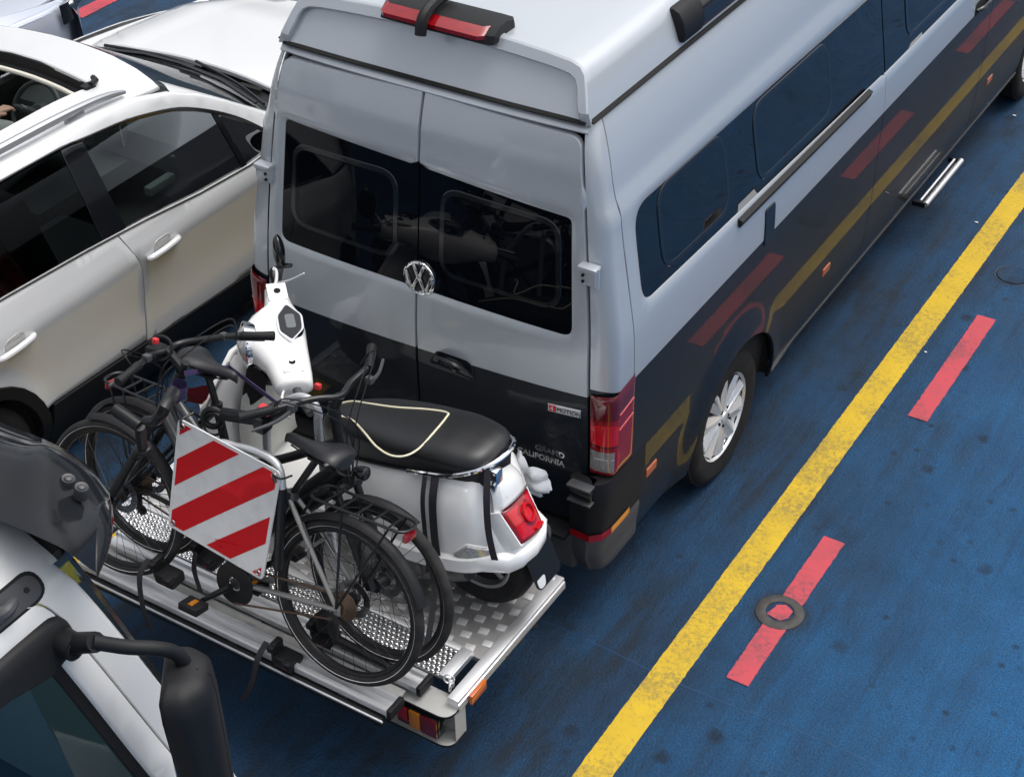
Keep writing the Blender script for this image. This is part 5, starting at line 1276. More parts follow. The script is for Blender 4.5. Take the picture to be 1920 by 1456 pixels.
for nm, mi in (('', 0), ('', 1)):
    F = mir(cside) if mi else cside
    def doorf(b):
        o = [V((p[0]+.006, p[1]-.010)) for p in seamF][::-1]; o = o+[V((y, zB(y)-.008)) for y in (.5, .8, 1.1, 1.30)]+[V((1.46, .98)), V((1.47, .80)), V((1.44, .55)), V((1.40, sil(1.4)))]
        b.patch([V((.304, sil(.3)))]+o, F, h=.05, rim=.02, bev=.002)
    df = one('front_door', doorf, 'pearl', car, angle=45)
    def doorr(b):
        aa = [V(p) for p in archpts(-.86) if p[0] > -.95 and p[1] > .42][::-1]
        o = [V((-1.08, .80)), V((-1.12, 1.0)), V((-1.15, zB(-1.15)-.008))]+[V((y, zB(y)-.008)) for y in (-.8, -.4, 0)]+[V((p[0]-.006, p[1]-.008 if i == 0 else p[1])) for i, p in enumerate(seamF)]+[V((.0, sil(0)))]+[V((-.43, sil(-.43)))]+aa
        b.patch(o, F, h=.05, rim=.02, bev=.002)
    dr = one('rear_door', doorr, 'pearl', car, angle=45)
    def quarter(b):
        o = [V((-1.30, .40)), V((-2.25, .45)), V((-2.25, 1.10)), V((-1.155, zB(-1.155)-.008)), V((-1.125, 1.0)), V((-1.085, .80)), V((-.955, .735))]+[V(p) for p in archpts(-.86) if p[0] <= -.955][::-1]
        b.patch(o, F, h=.06, rim=.02)
    one('rear_wing', quarter, 'pearl', car, angle=45)
    def wing(b):
        ff = [V((1.405, .36))]+[V((1.445, .55)), V((1.475, .80)), V((1.465, .98)), V((1.32, zB(1.3)-.008)), V((1.65, 1.03)), V((2.3, .97)), V((3.0, .88)), V((3.15, .70)), V((3.15, .35)), V((2.27, .33))]+[V(p) for p in archpts(1.86)][::-1]
        b.patch(ff, F, h=.06, rim=.02)
    one('front_wing', wing, 'pearl', car, angle=45)
    def cladding(b):
        b.patch([V((-.44, .13)), V((1.42, .12)), V((1.42, .352)), V((-.38, .437))], lambda u, v, d: F(u, v, d+.012), h=.1, m=0, rim=.03)
        for c in (-.86, 1.86):
            A = [V(p) for p in archpts(c, .445, zb=.24)]; B = [V(p) for p in archpts(c, .385, zb=.24)][::-1]
            b.patch(A+B, lambda u, v, d: F(u, v, d+.010), h=.05, m=0, rim=.05)
    one('cladding', cladding, 'black_plastic', car)
    # roof side rail / pillars in paint
    def rail_(b):
        up = [(-1.9, 1.52), (-1.6, 1.585), (-1.0, 1.625), (-.2, 1.632), (.35, 1.617), (.65, 1.588), (.87, 1.535), (1.05, 1.455), (1.2, 1.362), (1.42, 1.215), (1.64, 1.06)]
        lo = [(p[0], p[1]+.022) for p in DT if p[0] > -1.5]
        b.patch([V(p) for p in lo]+[V((1.47, 1.045)), V((1.60, 1.035))]+[V(p) for p in reversed(up)]+[V((-2.0, 1.15)), V((-1.70, 1.15))], F, h=.05, rim=.03, bev=.010)
    one('pillar', rail_, 'pearl', car, angle=50)
    tr_ = 'gloss_black'
    def dlo(b):
        b.strip([F(p[0], p[1]+.012, .0) for p in DT if p[0] > -1.56], (.5 if not mi else -.5, 0, 1), .024, .006, n=4)
        # pillars between the panes
        b.patch([V((.135, zB(.14)-.004)), V((.290, zB(.29)-.004)), V((.252, 1.553)), V((.120, 1.565))], lambda u, v, d: F(u, v, d-.004), h=.05, rim=.01)
        b.patch([V((1.155, zB(1.155)+.0)), V((1.19, zB(1.19))), V((1.12, 1.325)), V((1.085, 1.345))], lambda u, v, d: F(u, v, d-.004), h=.05, rim=.01)
        b.patch([V((-1.16, 1.13)), V((-1.06, 1.13)), V((-1.02, 1.56)), V((-1.12, 1.55))], lambda u, v, d: F(u, v, d-.004), h=.05, rim=.01)
    one('window_trim', dlo, 'gloss_black', car)
    one('belt_trim', lambda b: b.strip([F(y, zB(y)+.000, .004) for y in (-1.5, -1, -.5, 0, .4, .8, 1.2, 1.40)], (.2, 0, 1), .014, .008), 'alu_dull', car)
    gF = [V((.285, zB(.285)))]+[V((y, zB(y))) for y in (.6, .9, 1.158)]+[V((1.09, 1.345)), V((1.0, 1.392)), V((.837, 1.458)), V((.55, 1.520)), V((.25, 1.548))]
    gT = [V((1.185, zB(1.185))), V((1.30, zB(1.3))), V((1.415, 1.06)), V((1.40, 1.11)), V((1.30, 1.20)), V((1.125, 1.322))]
    gR = [V((-1.07, zB(-1.07)))]+[V((y, zB(y))) for y in (-.6, -.2, .14)]+[V((.125, 1.560)), V((-.29, 1.566)), V((-1.02, 1.553))]
    one('window', lambda b: (b.patch(gF, lambda u, v, d: F(u, v, d-.010), h=.08, rim=0, bev=0), b.patch(gT, lambda u, v, d: F(u, v, d-.010), h=.08, rim=0, bev=0)), 'glass' if mi else 'glass', df, angle=60)
    one('window', lambda b: b.patch(gR, lambda u, v, d: F(u, v, d-.010), h=.08, rim=0, bev=0), 'glass_dark', dr, angle=60)
    for dd, y, z in ((df, .47, .900), (dr, -.545, .900)):
        def hn(b):
            b.tube([F(y-.115, z-.006, .004), F(y-.095, z-.004, .018), F(y+.0, z, .024), F(y+.09, z+.004, .018), F(y+.115, z+.005, .004)], [.012, .0175, .0175, .0175, .012], 10, n=4)
            b.patch(rpoly([(y-.065, z-.060, .035), (y+.06, z-.055, .035), (y+.065, z+.062, .035), (y-.055, z+.056, .035)], 5), lambda u, v, d: F(u, v, d+.0015-.0*(u-y)), h=.03, m=1, rim=.003)
        one('handle', hn, ['pearl', mat('handle cup', (.40, .395, .38), .3, 0, 1.)], dd)  # cup darker than the door: recess shading put into its colour
    def mirr(b):
        c = F(1.52, 1.05, .055); s = -1 if mi else 1
        b.ring_loft([[c+V((s*(.03+x*k), y*k2, .03+z*k)) for x, z in [(p.x, p.y) for p in rpoly([(-.11, -.07, .03), (.11, -.06, .05), (.10, .075, .05), (-.10, .08, .04)], 4)]] for y, k, k2 in ((-.055, .95, 1), (-.03, 1, 1), (.03, .85, 1), (.07, .5, 1))], 0); b.tube([F(1.52, 1.03, -.01), c-V((0, 0, .02))], [.05, .035], 10, 1)
        b.grid(lambda u, v: c+V((s*.03+.095*cos(2*pi*u)*v, -.0565, .03+.060*sin(2*pi*u)*v)), 24, 4, 1, cu=True)
    one('mirror', mirr, ['pearl', 'gloss_black', 'chrome'], car, angle=60)
    # roof rails
    rx = .735
    def rr(b):
        s = -1 if mi else 1
        L = [(-1.75, 1.60), (-1.65, 1.655), (-1.2, 1.688), (-.5, 1.692), (.1, 1.682), (.40, 1.662), (.56, 1.640), (.66, 1.615)]
        b.tube([V((CX+s*(rx-.015*smooth(.1, .66, y)), y, z)) for y, z in L], [.012, .022, .024, .024, .024, .022, .018, .010], 10, n=4)
        b.box((CX+s*rx, .30, 1.648), (.03, .12, .05), 0, .01); b.box((CX+s*rx, -1.5, 1.64), (.03, .14, .06), 0, .01)
    one('roof_rail', rr, mat('satin roof rail', (.42, .43, .45), .35, .7), car)
def under(b):
    for s in (1, -1):
        for c in (-.86, 1.86): b.lathe([(.385, -.30), (.395, -.01)], V((CX+s*.96, c, .335)), (s, 0, 0), 40)
    b.box((CX, .4, .42), (1.80, 5.0, .30)); b.box((CX, 2.3, .62), (1.5, 1.4, .35))
one('underbody', under, 'seam', car)
for c in (-.86, 1.86):
    for s in (1, -1):
        wl = one('wheel', lambda b: b.lathe([(.21, -.02), (.225, 0), (.29, .008), (.325, -.008), (.335, -.04), (.335, -.17), (.32, -.2), (.21, -.2)], V((CX+s*.955, c, .335)), (s, 0, 0), 48), 'rubber', car)
        one('rim', lambda b: (b.lathe([(.225, 0), (.21, -.02), (.20, -.06), (.0, -.07)], V((CX+s*.955, c, .335)), (s, 0, 0), 40, [0, 0, 1]), [b.tube([V((CX+s*.935, c, .335)), V((CX+s*.94, c+.21*cos(k*1.2566), .335+.21*sin(k*1.2566)))], [.03, .035], 6) for k in range(5)]), ['alloy', 'seam'], wl)
# roof with sunroof opening
def rz(x, y): return 1.632+.028*(1-(x/.75)**2)-.055*smooth(.30, 1.0, y)-.05*smooth(-1.2, -1.9, y)-.02*abs(x/.75)**6
def roof_(u, v, d): return V((CX+u, v, rz(u, v)+d))
rf = lambda x: .985-.115*(abs(x)/.74)**2.2
def croof(b):
    o = [V((-.735, -1.9)), V((.735, -1.9)), V((.740, 0)), V((.735, .45))]+[V((x, rf(x))) for x in (.74, .68, .55, .35, .1, -.1, -.35, -.55, -.68, -.74)]+[V((-.735, .45)), V((-.74, 0))]
    b.patch(o, roof_, holes=[rpoly([(-.52, -1.0, .04), (.525, -1.0, .04), (.535, .640, .05), (.1, .70, .3), (-.1, .70, .3), (-.53, .640, .05)], 5)], h=.06, rim=.02, bev=.006)
one('roof', croof, 'pearl', car, angle=40)
def srf(b):
    # dark lip of the opening and the cream shade rail
    L = [V((x, .640+.06*(1-(x/.53)**2))) for x in [k*.106-.53 for k in range(11)]]
    b.ring_loft([[V((CX+p.x, p.y-o, rz(p.x, p.y)+q)) for p in L] for o, q in ((.0, -.004), (.012, -.012), (.014, -.07), (.035, -.085), (.05, -.085))], 0, cap=False, closed=False)
    for s in (1, -1): b.ring_loft([[V((CX+s*(.528-o), y, rz(.5, y)+q)) for y in (-1, -.5, 0, .3, .62)] for o, q in ((0, -.004), (.008, -.015), (.010, -.08))], 1, cap=False, closed=False)
    b.tube([V((CX+p.x*.98, p.y-.062, rz(p.x, p.y)-.075)) for p in L], .013, 8, 1)
    b.tube([V((CX+.525, .60, rz(.5, .6)-.01)), V((CX+.50, .56, rz(.5, .6)-.07)), V((CX+.45, .53, rz(.5, .6)-.09))], .013, 8, 1)
    b.tube([V((CX+.49, .680, rz(.5, .66)+.012)), V((CX+.535, .655, rz(.5, .66)+.02)), V((CX+.555, .60, rz(.5, .6)+.016))], .015, 8, 0)
    b.box((CX+.535, .595, rz(.5, .6)-.0), (.05, .07, .03), 0, .01)
one('sunroof', srf, ['black_plastic', 'cream'], car)
one('sunroof_glass', lambda b: b.patch(rpoly([(-.53, -1.75, .05), (.53, -1.75, .05), (.53, -1.02, .03), (-.53, -1.02, .03)], 4), lambda u, v, d: roof_(u, v, d+.022), h=.1, rim=.01), 'privacy', car)
# windscreen, cowl, bonnet
def scr(u, v):
    x = lerp(-1, 1, u); xt, xb = .725*x, .80*x; yt, yb = rf(xt)+.004, 1.885-.20*x*x
    p = V((lerp(xt, xb, v), lerp(yt, yb, v), lerp(rz(xt, .95)-.004, 1.055-.03*x*x, v)-.010*sin(pi*v))); return V((CX+p.x, p.y, p.z))
one('windscreen', lambda b: b.grid(scr, 30, 16), 'glass', car, angle=60)
def scrf(b):
    b.ring_loft([[scr(u, v)+V((0, 0, .002+k)) for u in [k2/24 for k2 in range(25)]] for v, k in ((-.004, -.004), (0, .0), (.05, .0))], 0, cap=False, closed=False)
    for e in (0, 1): b.ring_loft([[scr(u, v)+V((0, 0, .002)) for v in [k2/16 for k2 in range(17)]] for u in ((0, .02) if e == 0 else (.98, 1))], 0, cap=False, closed=False)
    b.ring_loft([[scr(u, v)+V((0, 0, .002)) for u in [k2/24 for k2 in range(25)]] for v in (.93, 1)], 0, cap=False, closed=False)
one('screen_seal', scrf, 'gloss_black', car)
for s in (1, -1): one('pillar', lambda b: b.ring_loft([[V((CX+s*(lerp(.728, .808, t)+o), lerp(.88, 1.70, t)+.0, lerp(1.575, 1.035, t)+.0*sin(pi*t)+q)) for t in [k/12 for k in range(13)]] for o, q in ((-.012, .002), (.012, .012), (.05, .0), (.085, -.04))], 0, cap=False, closed=False), 'pearl', car, angle=60)
def hz(x, y): return 1.040-.055*smooth(1.9, 2.9, y)-.10*smooth(2.7, 3.25, y)+.022*(1-(x/.8)**2)-.05*abs(x/.9)**5+.010*smooth(.5, .6, abs(x))*(1-smooth(.66, .8, abs(x)))
hr = lambda x: 1.985-.10*(x/.8)**2
def bon(b):
    o = [V((x, hr(x))) for x in [k*.085-.85 for k in range(21)]]+[V((.93, 2.3)), V((.86, 2.9)), V((.70, 3.12)), V((.3, 3.24)), V((-.3, 3.24)), V((-.70, 3.12)), V((-.86, 2.9)), V((-.93, 2.3))]
    b.patch(o, lambda u, v, d: V((CX+u, v, hz(u, v)+d)), h=.06, rim=.03, bev=.008)
one('bonnet', bon, 'pearl', car, angle=40)
for s in (1, -1): one('wing_top', lambda b: b.grid(lambda u, v: V((CX+s*lerp(.80 if u < .3 else .86, .97-.10*u*u, v), lerp(1.55, 3.0, u), lerp(hz(.9, lerp(1.9, 3, u))-.0, cs_(.5)*0+1.02-.12*u, v))), 12, 6), 'pearl', car, angle=60)
def cowl(b):
    b.ring_loft([[V((CX+x, hr(x)+o, q-.02*(x/.8)**2)) for x in [k*.08-.80 for k in range(21)]] for o, q in ((-.20, 1.045), (-.10, 1.025), (-.04, 1.018), (.03, 1.0), (.05, .98))], 0, cap=False, closed=False)
    b.box((CX+.42, 1.90, 1.035), (.16, .035, .012), 1, .003)
one('cowl', cowl, ['black_plastic', 'seam'], car)
for x0, x1 in ((-.55, .12), (.10, .70)):
    one('wiper', lambda b: (b.tube([scr((x0/.8+1)/2, .86)+V((0, .06, .03)), scr(((x0+.35)/.8+1)/2, .90)+V((0, .03, .025)), scr((x1/.8+1)/2, .93)+V((0, .02, .02))], .009, 6, n=3), b.strip([scr((x0/.8+1)/2, .78)+V((0, .02, .016)), scr(((x0+x1)/2/.8+1)/2, .82)+V((0, .02, .018)), scr((x1/.8+1)/2, .86)+V((0, .02, .016))], (0, 1, .2), .02, .012)), 'gloss_black', car)
one('front_end', lambda b: b.ring_loft([[V((CX+x*.97, 3.22-.30*(abs(x)/.9)**3-o, z)) for x in [k*.09-.9 for k in range(21)]] for o, z in ((.02, .86), (-.02, .78), (-.05, .55), (-.03, .35), (.02, .22))], 0, cap=False, closed=False), 'pearl', car)
one('tail_end', lambda b: b.ring_loft([[V((CX+x, -2.30+.12*(abs(x)/.9)**3+o, z)) for x in [k*.088-.88 for k in range(21)]] for o, z in ((.38, 1.60), (.30, 1.45), (.08, 1.12), (.0, .8), (.02, .4))], 0, cap=False, closed=False), 'pearl', car)
# cabin
def cabin(b):
    b.box((CX, .2, .50), (1.76, 3.4, .06), 0); b.box((CX, 1.78, .75), (1.6, .06, .55), 0)
    b.ring_loft([[V((CX+x, y, z-.02*(x/.8)**2)) for x in (-.80, -.5, 0, .5, .80)] for y, z in ((1.78, 1.03), (1.40, 1.03), (1.22, .98), (1.15, .85), (1.25, .60))], 0, cap=False, closed=False)
    b.ring_loft([[V((CX+x, y, z)) for x in (-.80, .80)] for y, z in ((-2.1, 1.10), (-1.3, 1.05), (-1.25, .6))], 0, cap=False, closed=False)
    for s in (1, -1):
        b.ring_loft([[V((CX+s*(.90+o), y, z)) for y in (-1.3, 0, 1.5)] for o, z in ((-.02, .5), (-.04, .9), (.0, 1.02))], 0, cap=False, closed=False)
    b.box((CX, .9, .78), (.26, .9, .12), 0, .03); b.box((CX-.02, 1.17, .98), (.26, .05, .16), 0, .02, rot=Matrix.Rotation(-.3, 3, 'X')); b.box((CX+.55, 1.145, .93), (.16, .03, .07), 1, .01)
    b.box((CX+.55, .95, .90), (.05, .20, .05), 1, .01)
one('cabin_lining', cabin, ['interior', 'interior2'], car)
one('dash_trim', lambda b: (b.tube([V((CX-.14, 1.13, .93)), V((CX-.12, 1.15, 1.06)), V((CX+.10, 1.15, 1.06)), V((CX+.13, 1.13, .93))], .005, 6), b.tube([V((CX+.885, .95, .90)), V((CX+.885, 1.10, .91))], .012, 8)), 'alu_dull', car)
for sx_, y in ((-.40, .35), (.40, .30), (-.42, -.75), (.42, -.75)):
    def seat_(b):
        b.box((CX+sx_, y+.02, .72), (.50, .54, .16), 0, .05); b.box((CX+sx_, y-.30, 1.02), (.48, .16, .62), 0, .06, rot=Matrix.Rotation(.28, 3, 'X')); b.box((CX+sx_, y-.43, 1.40), (.26, .10, .18), 0, .04)
    one('seat', seat_, 'interior', car)
def steer(b):
    c = V((-3.355, 1.10, .985)); ax = V((0, -.86, .50)); x, y = frame(ax)
    b.torus(c, ax, .178, .015, 40, 8); b.lathe([(0, .02), (.05, .018), (.07, .0), (.065, -.03)], c-ax*.02, ax, 24); 
    for a in (0, pi, -pi/2): b.tube([c-ax*.02, c+(x*cos(a)+y*sin(a))*.17], [.03, .018], 8)
    b.tube([c-ax*.03, c-ax*.25], .03, 8)
sw = one('steering_wheel', steer, 'grey_plastic', car)
def swl(b):
    c = V((-3.355, 1.10, .985)); ax = V((0, -.86, .50)); x, y = frame(ax)
    b.text('S', .045, c+ax*.003-x*.014-y*.016 if x.x > 0 else c+ax*.003+x*.014-y*.016, V((1, 0, 0)), V((0, .5, .86)), .001, 0, bold=.001)
    for s in (1, -1): b.strip([c+V((s*.06, 0, .02))+ax*.012, c+V((s*.10, 0, .03))+ax*.012, c+V((s*.12, 0, -.03))+ax*.012], (0, -.86, .5), .004, .004)
one('emblem', swl, 'alu', sw)
# ---- person at the wheel: only a hand and thigh show through the open roof
def person():
    root = empty('person', (-3.27, .35, .5), 'seated driver in grey trousers, one hand resting near the steering wheel', 'person')
    me = bpy.data.meshes.new('body'); vs = []; es = []; rs = []
    def add(p, r, par=None):
        vs.append(V(p)); rs.append(r)
        if par is not None: es.append((par, len(vs)-1))
        return len(vs)-1
    hip = add((-3.27, .36, .86), .15); ch = add((-3.27, .20, 1.16), .155, hip); nk = add((-3.27, .14, 1.38), .06, ch); hd_ = add((-3.27, .16, 1.47), .085, nk); hd2 = add((-3.27, .17, 1.54), .07, hd_)
    for s in (-1, 1):
        h = add((-3.27+s*.10, .42, .85), .095, hip); k = add((-3.27+s*.17, .86, .93), .068, h); an = add((-3.27+s*.14, 1.18, .60), .045, k); add((-3.27+s*.14, 1.32, .58), .04, an)
        sh = add((-3.27+s*.20, .20, 1.29), .062, ch); el = add((-3.27+s*.27, .42, 1.08), .045, sh)
        wr = add((-3.27+s*.205 if s > 0 else -3.47, .80 if s > 0 else .88, 1.03), .028, el); pm = add(vs[wr]+V((-.01*s, .06, .01)), .030, wr)
        for q, l in ((-.026, .060), (-.009, .070), (.009, .066), (.026, .052)):
            a = add(vs[pm]+V((q, .030, .006)), .010, pm); b_ = add(vs[a]+V((q*.2, l*.5, -.004)), .009, a); add(vs[b_]+V((0, l*.35, -.022)), .008, b_)
        t = add(vs[wr]+V((-s*.035, .035, .008)), .011, wr); add(vs[t]+V((-s*.012, .035, -.006)), .009, t)
    me.from_pydata(vs, es, []); o = bpy.data.objects.new('body', me); sc.collection.objects.link(o)
    o.parent = root; inv = WORLD[root.name].inverted(); me.transform(inv)
    md = o.modifiers.new('skin', 'SKIN'); md.use_smooth_shade = True
    for i, r in enumerate(rs): me.skin_vertices[0].data[i].radius = (r, r); me.skin_vertices[0].data[i].use_root = (i == 0)
    o.modifiers.new('sub', 'SUBSURF').render_levels = 2
    me.materials.append(M['skin']); WORLD[o.name] = WORLD[root.name]
    def cloth(b):
        for s in (-1, 1): b.tube([(-3.27+s*.05, .30, .86), (-3.27+s*.10, .45, .87), (-3.27+s*.17, .86, .945), (-3.27+s*.15, 1.12, .66)], [.13, .115, .088, .065], 14, n=5)
    one('trousers', cloth, 'grey_cloth', root, angle=60)
    one('shirt', lambda b: (b.tube([(-3.27, .36, .84), (-3.27, .26, 1.05), (-3.27, .19, 1.24), (-3.27, .15, 1.36)], [.18, .185, .20, .075], 16, n=5), [b.tube([(-3.27+s*.12, .20, 1.27), (-3.27+s*.22, .22, 1.27), (-3.27+s*.25, .33, 1.16)], [.085, .078, .07], 12, n=4) for s in (-1, 1)]), 'interior2', root, angle=60)
    one('hair', lambda b: b.ell((-3.27, .135, 1.53), (.095, .105, .09)), mat('dark hair', (.03, .02, .015), .6), root, angle=60)
person()

# ================================================================ silver car, top left corner
SXc = -5.50
s2 = empty('silver_car', (SXc, .9, 0), 'silver lavender car at the top left corner, only its bonnet, wing and headlight showing', 'car')
def s2side(u, v, d):
    x = tab([.2, .45, .70, .80, .86, .92, 1.0], [.86, .90, .905, .89, .86, .80, .70])(v)-.30*smooth(2.25, 2.95, u)**2; return V((SXc+x+d, u, v))
def s2body(b):
    for s in (1, -1):
        F = s2side if s > 0 else (lambda u, v, d: V((2*SXc-s2side(u, v, d).x, u, v)))
        o = [V((-1.3, .30)), V((1.84, .28))]+[V((2.20-.36*cos(t), .34+.36*sin(t))) for t in [pi*k/16 for k in range(17)]]+[V((2.57, .28)), V((2.92, .28)), V((2.92, .70)), V((2.55, .815)), V((2.0, .845)), V((1.2, .88)), V((-1.3, .93))]
        b.patch(o, F, h=.07, rim=.03, bev=.006)
    # bonnet in three strips with shut lines
    def bz(x, y): return .985-.13*smooth(1.5, 2.7, y)-.12*smooth(2.6, 2.98, y)-.035*abs(x/.8)**3-.02*smooth(.70, .86, abs(x))
    fy = lambda x: 2.96-.30*(abs(x)/.88)**2.5
    b.patch([V((-.74, 1.35)), V((.74, 1.35)), V((.765, 2.0)), V((.76, 2.45)), V((.70, fy(.70)-.06)), V((.4, fy(.4)-.05)), V((0, fy(0)-.05)), V((-.4, fy(.4)-.05)), V((-.70, fy(.70)-.06)), V((-.76, 2.45)), V((-.765, 2.0))], lambda u, v, d: V((SXc+u, v, bz(u, v)+d)), h=.08, rim=.02, bev=.004)
    for s in (1, -1):
        b.grid(lambda u, v: V((SXc+s*lerp(.772, s2side(lerp(1.2, 2.62, u), .80, 0).x-SXc, v), lerp(1.2, 2.62, u), lerp(bz(.77, lerp(1.2, 2.6, u))-.002, lerp(.875, .80, u), v)-.02*v*v*0)), 20, 8)
    b.ring_loft([[V((SXc+x, fy(x)-o, z)) for x in [k*.088-.88 for k in range(21)]] for o, z in ((.05, .80), (-.005, .70), (-.02, .5), (.02, .28))], 0, cap=False, closed=False)
one('body', s2body, 'lavender', s2, angle=40)
def s2green(b):
    b.ring_loft([[V((SXc+x*k, y, z)) for x in (-.8, -.4, 0, .4, .8)] for y, z, k in ((1.36, .985, 1), (.55, 1.38, .8), (-1.0, 1.42, .78), (-1.9, 1.0, .95))], 0, cap=False, closed=False)
one('greenhouse', s2green, 'privacy', s2, angle=60)
one('underbody', lambda b: b.box((SXc, .5, .5), (1.50, 3.6, .55)), 'seam', s2)
for s in (1, -1):
    hl = one('headlight', lambda b: b.grid(lambda u, v: V((SXc+s*(lerp(.905, .70, smooth(.1, 1, u))-.01*v), lerp(2.50, 2.92, u)-.20*smooth(.3, 1, u)*0, lerp(.70, .835-.02*u, v))), 14, 8), 'gloss_black', s2, angle=60)
    one('lamp', lambda b: (b.ell((SXc+s*.86, 2.62, .80), (.03, .04, .025)), b.ell((SXc+s*.80, 2.75, .785), (.03, .04, .025))), 'chrome', hl)
    wl = one('wheel', lambda b: b.lathe([(.20, -.02), (.22, 0), (.30, .0), (.325, -.02), (.325, -.18), (.30, -.2)], V((SXc+s*.88, 2.20, .325)), (s, 0, 0), 40), 'rubber', s2)
    one('rim', lambda b: b.lathe([(.22, 0), (.20, -.03), (.10, -.04), (0, -.03)], V((SXc+s*.88, 2.20, .325)), (s, 0, 0), 32), 'alu_dull', wl)
# ================================================================ white truck cab, bottom left
trk = empty('truck', (-.05, -3.3, 0), 'white truck cab with smoked sun visor and long black mirror arm', 'truck')
TX = -.05
tx_ = tab([.3, .9, 1.2, 1.45, 1.6, 2.0, 2.2, 2.3, 2.36, 2.43, 2.50, 2.55, 2.575], [.93, .955, .955, .94, .915, .865, .830, .795, .755, .705, .625, .50, .30])
yf = lambda z: -2.43+(2.06-z)*.30 if z > 1.2 else -2.172+(1.2-z)*.06
def tside(u, v, d): return V((TX+tx_(v)+d, u, v))
DOOR = rpoly([(-3.95, .95, .05), (-3.95, 2.285, .08), (-2.605, 2.31, .13), (-2.33, 1.336, 0), (-2.25, .95, .05)], 8)
WIN = rpoly([(-3.80, 1.42, .06), (-3.80, 2.195, .08), (-2.64, 2.215, .07), (-2.455, 1.50, .04), (-2.46, 1.42, .04)], 7)
def cab(b):
    for s in (1, -1):
        F = tside if s > 0 else (lambda u, v, d: V((2*TX-tside(u, v, d).x, u, v)))
        b.patch([V((-4.3, .6)), V((-2.10, .6)), V((yf(.9), .9)), V((yf(1.2), 1.2)), V((yf(1.6), 1.6)), V((yf(2.0), 2.0)), V((yf(2.25), 2.25)), V((yf(2.34)-.01, 2.34)), V((-4.3, 2.34))], F, holes=[offset(DOOR, .012)], h=.05, rim=.05, bev=.012, hrim=[(-.003, -.003), (-.004, -.03)])
    # roof, rolled over to the sides and the front edge
    def rs(u, v):
        t = u*2-1; s = 1 if t >= 0 else -1; q = abs(t); z = lerp(2.577, 2.338, q**2.2); x = tx_(z)*min(1, q/.35)**1.0 if q < .35 else tx_(z)
        x = tab([0, .3, .5, .7, .85, 1], [0, .30, .50, .64, .745, .772])(q); z = tab([.0, .30, .50, .64, .745, .772], [2.577, 2.575, 2.55, 2.487, 2.375, 2.338])(x)
        yv = lerp(-4.3, yf(2.3)+.01, v); dr = .0
        if v > .9: k = (v-.9)/.1; z = z-.09*k*k*smooth(2.30, 2.5, z); 
        return V((TX+s*x, yv, z))
    b.grid(rs, 48, 40)
    b.ring_loft([[V((TX+x, -4.3, z)) for x in (-.9, .9)] for z in (.6, 2.34)], 0, cap=False, closed=False)
    # panel under the windscreen
    b.ring_loft([[V((TX+x, yf(z)+.14*(1-(abs(x)/.95)**2.5), z)) for x in [k*.095-.95 for k in range(21)]] for z in (.5, .8, 1.05, 1.26)], 0, cap=False, closed=False)
one('cab', cab, 'truck_white', trk, angle=40)
def door_(b): b.patch(DOOR, lambda u, v, d: tside(u, v, d+.003), holes=[WIN], h=.05, rim=.03, bev=.004, hrim=[(-.008, -.006), (-.012, -.02)])
dt = one('door', door_, 'truck_white', trk, angle=45)
one('window', lambda b: b.patch(offset(WIN, .006), lambda u, v, d: tside(u, v, d-.018), h=.1, rim=0, bev=0), 'glass_green', dt, angle=60)
one('window_seal', lambda b: b.patch(offset(WIN, -.002), lambda u, v, d: tside(u, v, d-.008), holes=[offset(WIN, -.040)], h=.06, rim=.008, bev=.004), 'black_plastic', dt)
def fwin(u, v): 
    x = lerp(-.93, .93, u); z = lerp(1.25, 2.335, v); x = x*(tx_(z)+.0)/.955; return V((TX+x, yf(z)+.13*(1-(abs(x)/.95)**2.5)-.006, z))
one('windscreen', lambda b: b.grid(fwin, 30, 16), 'glass_green', trk, angle=60)
def tseal(b):
    for s in (0, 1): b.ring_loft([[fwin(u, v)+V((0, o, 0)) for v in [k/16 for k in range(17)]] for u, o in (((-.012, -.004), (-.004, .012), (.03, .008)) if s == 0 else ((1.012, -.004), (1.004, .012), (.97, .008)))], 0, cap=False, closed=False)
    for v0, v1 in ((0, .03), (.96, 1)): b.ring_loft([[fwin(u, v)+V((0, .006, 0)) for u in [k/24 for k in range(25)]] for v in (v0, v1)], 0, cap=False, closed=False)
one('screen_seal', tseal, 'gloss_black', trk)
def tape(b):
    for k, (v0, v1) in enumerate(((.97, .91), (.90, .80), (.79, .72), (.71, .62), (.61, .54))):
        b.ring_loft([[fwin(1.004, v)+V((.001, .013, 0)) for v in (v0, v1)], [fwin(.982, v)+V((0, .0125, 0)) for v in (v0, v1)], [fwin(1.013, v)+V((.003, .0, 0)) for v in (v0, v1)]][:2], k % 2, cap=False, closed=False)
one('marker_tape', tape, ['reflex', 'stripe_red'], trk)
# interior
def tin(b):
    b.box((TX, -3.1, 1.0), (1.7, 1.9, .06), 0); b.ring_loft([[V((TX+x, y, z)) for x in (-.85, .85)] for y, z in ((-2.2, 1.30), (-2.55, 1.33), (-2.62, 1.05))], 0, cap=False, closed=False); b.box((TX, -4.15, 1.7), (1.7, .05, 1.3), 0)
    b.box((TX, -3.2, 2.30), (1.46, 1.6, .03), 1)
one('cabin_lining', tin, ['interior', 'interior2'], trk)
for x in (.42, -.42):
    one('seat', lambda b: (b.box((TX+x, -3.25, 1.30), (.50, .52, .16), 0, .05), b.box((TX+x, -3.52, 1.62), (.46, .15, .60), 0, .06), b.box((TX+x, -3.50, 2.02), (.27, .11, .20), 0, .045)), 'grey_plastic', trk)
one('steering_wheel', lambda b: (b.torus((TX-.42, -2.78, 1.50), (0, -.55, .83), .22, .017, 40, 8), b.cyl((TX-.42, -2.78, 1.48), (TX-.42, -2.6, 1.2), .035, 10)), 'interior', trk)
